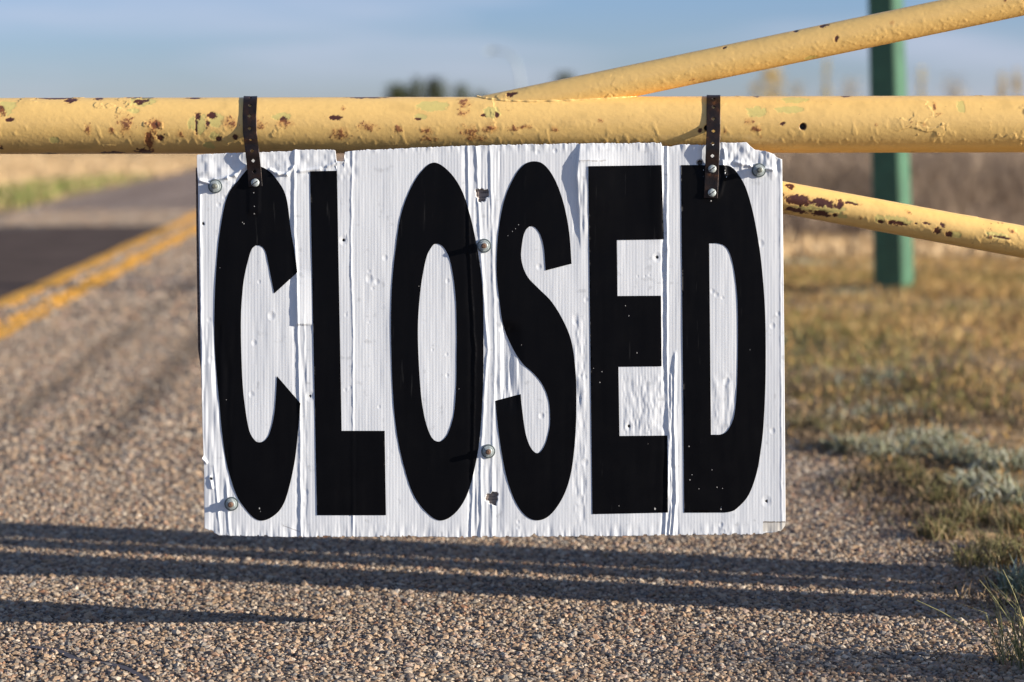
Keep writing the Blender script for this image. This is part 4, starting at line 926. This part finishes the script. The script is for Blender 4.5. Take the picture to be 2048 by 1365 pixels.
FR = [(.33, .35, .23), (.55, .56, .45), (.16, .15, .07), (.34, .24, .12)]; FW = [.32, .22, .26, .2]
tuft('grass_tuft', 2058, 1330, 120, .05, .17, .0022, [(.24, .22, .10), (.13, .14, .06), (.42, .34, .19)], [.4, .35, .25], 'long bladed grass tuft cut by the right edge near the bottom corner', .05, .55, 1, 'grass tuft')
tuft('sage_plant', 2046, 1185, 240, .02, .07, .0030, [(.22, .27, .20), (.16, .18, .10), (.34, .38, .32)], [.4, .3, .3], 'dusty grey green plant at the right edge above the long bladed tuft', .05, .7, 2, 'plant')
tuft('grass_tuft', 2560, 1385, 520, .10, .27, .0035, [(.24, .22, .10), (.13, .14, .06), (.42, .34, .19)], [.4, .35, .25], 'dense tall grass tuft just beyond the right edge', .09, .35, 5, 'grass tuft')
specs = [(1760, 912, .07, 'frosted low plant nearest the sign in the pale clump row'), (1850, 895, .09, 'broad frosted plant behind the shoulder pebbles'), (1930, 925, .09, 'pale frosted plant in the middle of the clump row'), (2010, 945, .09, 'bright frosted plant close to the right edge'),
         (2035, 1010, .08, 'frosted plant at the right edge below the bright one'), (1700, 905, .05, 'small dark rimmed frosted plant beside the gravel'), (1965, 985, .07, 'frosted plant in front of the clump row')]
for i, (px, py, sp_, lab) in enumerate(specs):
    tuft('frosted_plant', px, py, 560, .015, .062, .0040, FR, FW, lab, sp_, .9, 20 + i, 'plant', 'frosted plants along the shoulder')
specs = [(1850, 985, 'low yellow green tuft between the frosted plants and the gravel'), (1930, 1050, 'brown green tuft growing out of the pebbles'), (2000, 1100, 'dark tuft beside the gate shadow at the right edge'), (1890, 1010, 'small straw tuft in front of the frosted plants'), (1880, 1075, 'low weedy tuft in the gate shadow near the right edge'), (1965, 1040, 'tangled weedy tuft below the frosted plants'), (2040, 1060, 'olive tuft cut by the right edge above the gate shadow'), (2030, 1120, 'dark tuft at the right edge inside the gate shadow'), (1960, 1130, 'sparse tuft between pebbles inside the gate shadow'), (1800, 960, 'small weedy tuft at the foot of the frosted clump'), (1620, 860, 'straw coloured tuft just right of the sign edge'), (1680, 870, 'straw tuft leaning over the dark gravel edge')]
for i, (px, py, lab) in enumerate(specs):
    tuft('grass_tuft', px, py, 190, .02, .065, .0026, [(.15, .14, .055), (.28, .19, .09), (.09, .075, .04), (.36, .30, .17)], [.35, .25, .28, .12], lab, .05, .6, 40 + i, 'grass tuft', 'small tufts on the shoulder')

# ------------------------------------------------------------------ far trees and lamp
def tree(name, px, py_top, wpx, Y, cols, wts, label, group, conical=False, nleaf=2600, seed=0, trunk_h=.25):
    rng = np.random.default_rng(seed); x0 = at_y(px, 245, Y)[0]; z0 = float(terrain(x0, Y)); top = float(at_y(px, py_top, Y)[2]) - z0; hw = wpx / 2 / F * Y
    e = empty(name, (x0, Y, z0), label, 'tree', group)
    q = [(rng.normal(0, .01) * top, rng.normal(0, .01) * top, top * s_) for s_ in np.linspace(0, .92, 8)]; q[0] = (0, 0, -.1)
    prt = [tube(q, list(np.linspace(top * .022, top * .004, 8)), 8, False)]
    for i in range(14):
        s_ = rng.uniform(trunk_h, .85); a = rng.uniform(0, 6.28); L_ = hw * (1.0 if not conical else (1.05 - s_)) * rng.uniform(.6, 1)
        prt.append(tube([(0, 0, top * s_), (L_ * .5 * math.cos(a), L_ * .5 * math.sin(a), top * s_ + L_ * .35), (L_ * math.cos(a), L_ * math.sin(a), top * s_ + L_ * .8)], [top * .008, top * .005, top * .002], 5, False))
    v_, f_ = merge(prt); link('trunk', mesh_np('trunk', v_, f_), bark, e)
    nc = 34; cz = trunk_h + (1 - trunk_h) * rng.random(nc) ** .9; ca = rng.uniform(0, 6.28, nc)
    prof = (1.08 - cz) if conical else np.sqrt(np.clip(1 - ((cz - .58) / .46) ** 2, .05, 1))
    cr_ = hw * prof * np.sqrt(rng.random(nc)) * .85
    i = rng.integers(0, nc, nleaf); sg = hw * .22
    P = np.stack([cr_[i] * np.cos(ca[i]) + rng.normal(0, sg, nleaf), cr_[i] * np.sin(ca[i]) + rng.normal(0, sg, nleaf), top * cz[i] * .96 + rng.normal(0, sg * 1.1, nleaf)], -1)
    P[:, 2] = np.clip(P[:, 2], top * trunk_h * .6, top * 1.02)
    sz = hw * rng.uniform(.05, .11, nleaf); D1 = rng.normal(0, 1, (nleaf, 3)); D1 /= np.linalg.norm(D1, axis=1)[:, None]; D2 = np.cross(D1, rng.normal(0, 1, (nleaf, 3))); D2 /= np.linalg.norm(D2, axis=1)[:, None]
    V_ = np.stack([P - D1 * sz[:, None], P + D2 * sz[:, None] * .6, P + D1 * sz[:, None], P - D2 * sz[:, None] * .6], 1).reshape(-1, 3)
    c = palette(nleaf, cols, wts, rng, .2) * (1 + .25 * rng.uniform(-1, 1, nc))[i][:, None]
    link('crown', mesh_np('crown', V_, np.arange(nleaf * 4).reshape(-1, 4), np.repeat(c, 4, 0), False), gmat, e)
bark = mat('bark', (.16, .12, .09), .9, vary=(5, .3))
DK = [(.045, .065, .025), (.07, .085, .03), (.10, .09, .035)]; GO = [(.70, .50, .18), (.58, .44, .16), (.38, .33, .13)]; PA = [(.56, .44, .28), (.48, .40, .24), (.38, .34, .18)]
tree('pine_tree', 802, 170, 72, 160, DK, [.5, .3, .2], 'low dark tree at the left end of the far dark row', 'dark trees above the pipe', False, 2600, 1, .1)
tree('pine_tree', 834, 157, 46, 165, DK, [.5, .3, .2], 'pointed dark tree second in the far dark row', 'dark trees above the pipe', True, 2400, 2, .1)
tree('pine_tree', 873, 159, 62, 160, DK, [.5, .3, .2], 'tallest round dark tree in the far dark row', 'dark trees above the pipe', False, 2800, 3, .1)
tree('pine_tree', 930, 171, 52, 165, DK, [.5, .3, .2], 'small dark tree at the right end of the far dark row', 'dark trees above the pipe', False, 2200, 4, .1)
tree('pine_tree', 962, 183, 40, 175, DK, [.5, .3, .2], 'very low dark tree peeping over the pipe before the brace weld', 'dark trees above the pipe', False, 1500, 5, .1)
tree('pine_tree', 1128, 148, 60, 200, DK, [.5, .3, .2], 'faint dark tree just above the start of the upper brace', 'dark trees above the pipe', False, 2000, 6, .1)
GR = 'autumn trees on the right horizon'
tree('poplar_tree', 1543, 132, 66, 170, GO, [.45, .35, .2], 'broad golden tree at the left of the far autumn row', GR, False, 1700, 11, .2)
tree('poplar_tree', 1505, 160, 40, 180, PA, [.4, .4, .2], 'pale thin tree left of the broad golden one', GR, False, 500, 12, .2)
tree('poplar_tree', 1652, 112, 30, 170, [(.58, .46, .12), (.44, .38, .12), (.66, .50, .16)], [.4, .3, .3], 'tall narrow yellow tree left of the green post', GR, True, 1500, 13, .15)
tree('poplar_tree', 1700, 160, 60, 190, PA, [.4, .4, .2], 'pale bare tree between narrow yellow tree and green post', GR, False, 420, 14, .2)
tree('poplar_tree', 1842, 134, 30, 170, [(.66, .50, .12), (.52, .42, .12)], [.6, .4], 'narrow yellow tree right of the green post', GR, True, 1500, 15, .15)
tree('poplar_tree', 1905, 152, 64, 190, PA, [.4, .4, .2], 'pale bare tree between the two right hand yellow trees', GR, False, 420, 16, .2)
tree('poplar_tree', 2003, 134, 34, 175, GO, [.45, .35, .2], 'golden tree near the right edge', GR, True, 1500, 17, .2)
tree('poplar_tree', 2032, 130, 34, 170, GO, [.45, .35, .2], 'golden tree cut by the right edge', GR, True, 1500, 18, .2)
tree('poplar_tree', 1590, 165, 50, 200, PA, [.4, .4, .2], 'pale bare tree right of the broad golden one', GR, False, 400, 19, .2)
# street lamp, very far
Yl = 230.0; bx_ = float(at_y(1041, 245, Yl)[0]); lamp = empty('street_lamp', (bx_, Yl, 0), 'faint curved arm street lamp far away against the sky', 'street lamp')
def LP_(px, py): q = at_y(px, py, Yl); return (q[0] - bx_, 0, q[2])
lm = mat('galvanised_lamp', (.34, .40, .42), .5, metal=.3)
arm = [tuple(p) for p in catmull([(0, 0, 0), LP_(1041, 200), LP_(1041, 165), LP_(1034, 128), LP_(1018, 108), LP_(995, 101), LP_(978, 100)], .25)]
v, f = tube(arm, list(np.linspace(.15, .08, len(arm))), 10); link('pole', mesh_np('pole', v, f), lm, lamp)
v, f = tube([LP_(992, 101), LP_(984, 101), LP_(972, 102)], [.12, .28, .14], 10); link('lamp_head', mesh_np('lamp_head', v, f), lm, lamp)
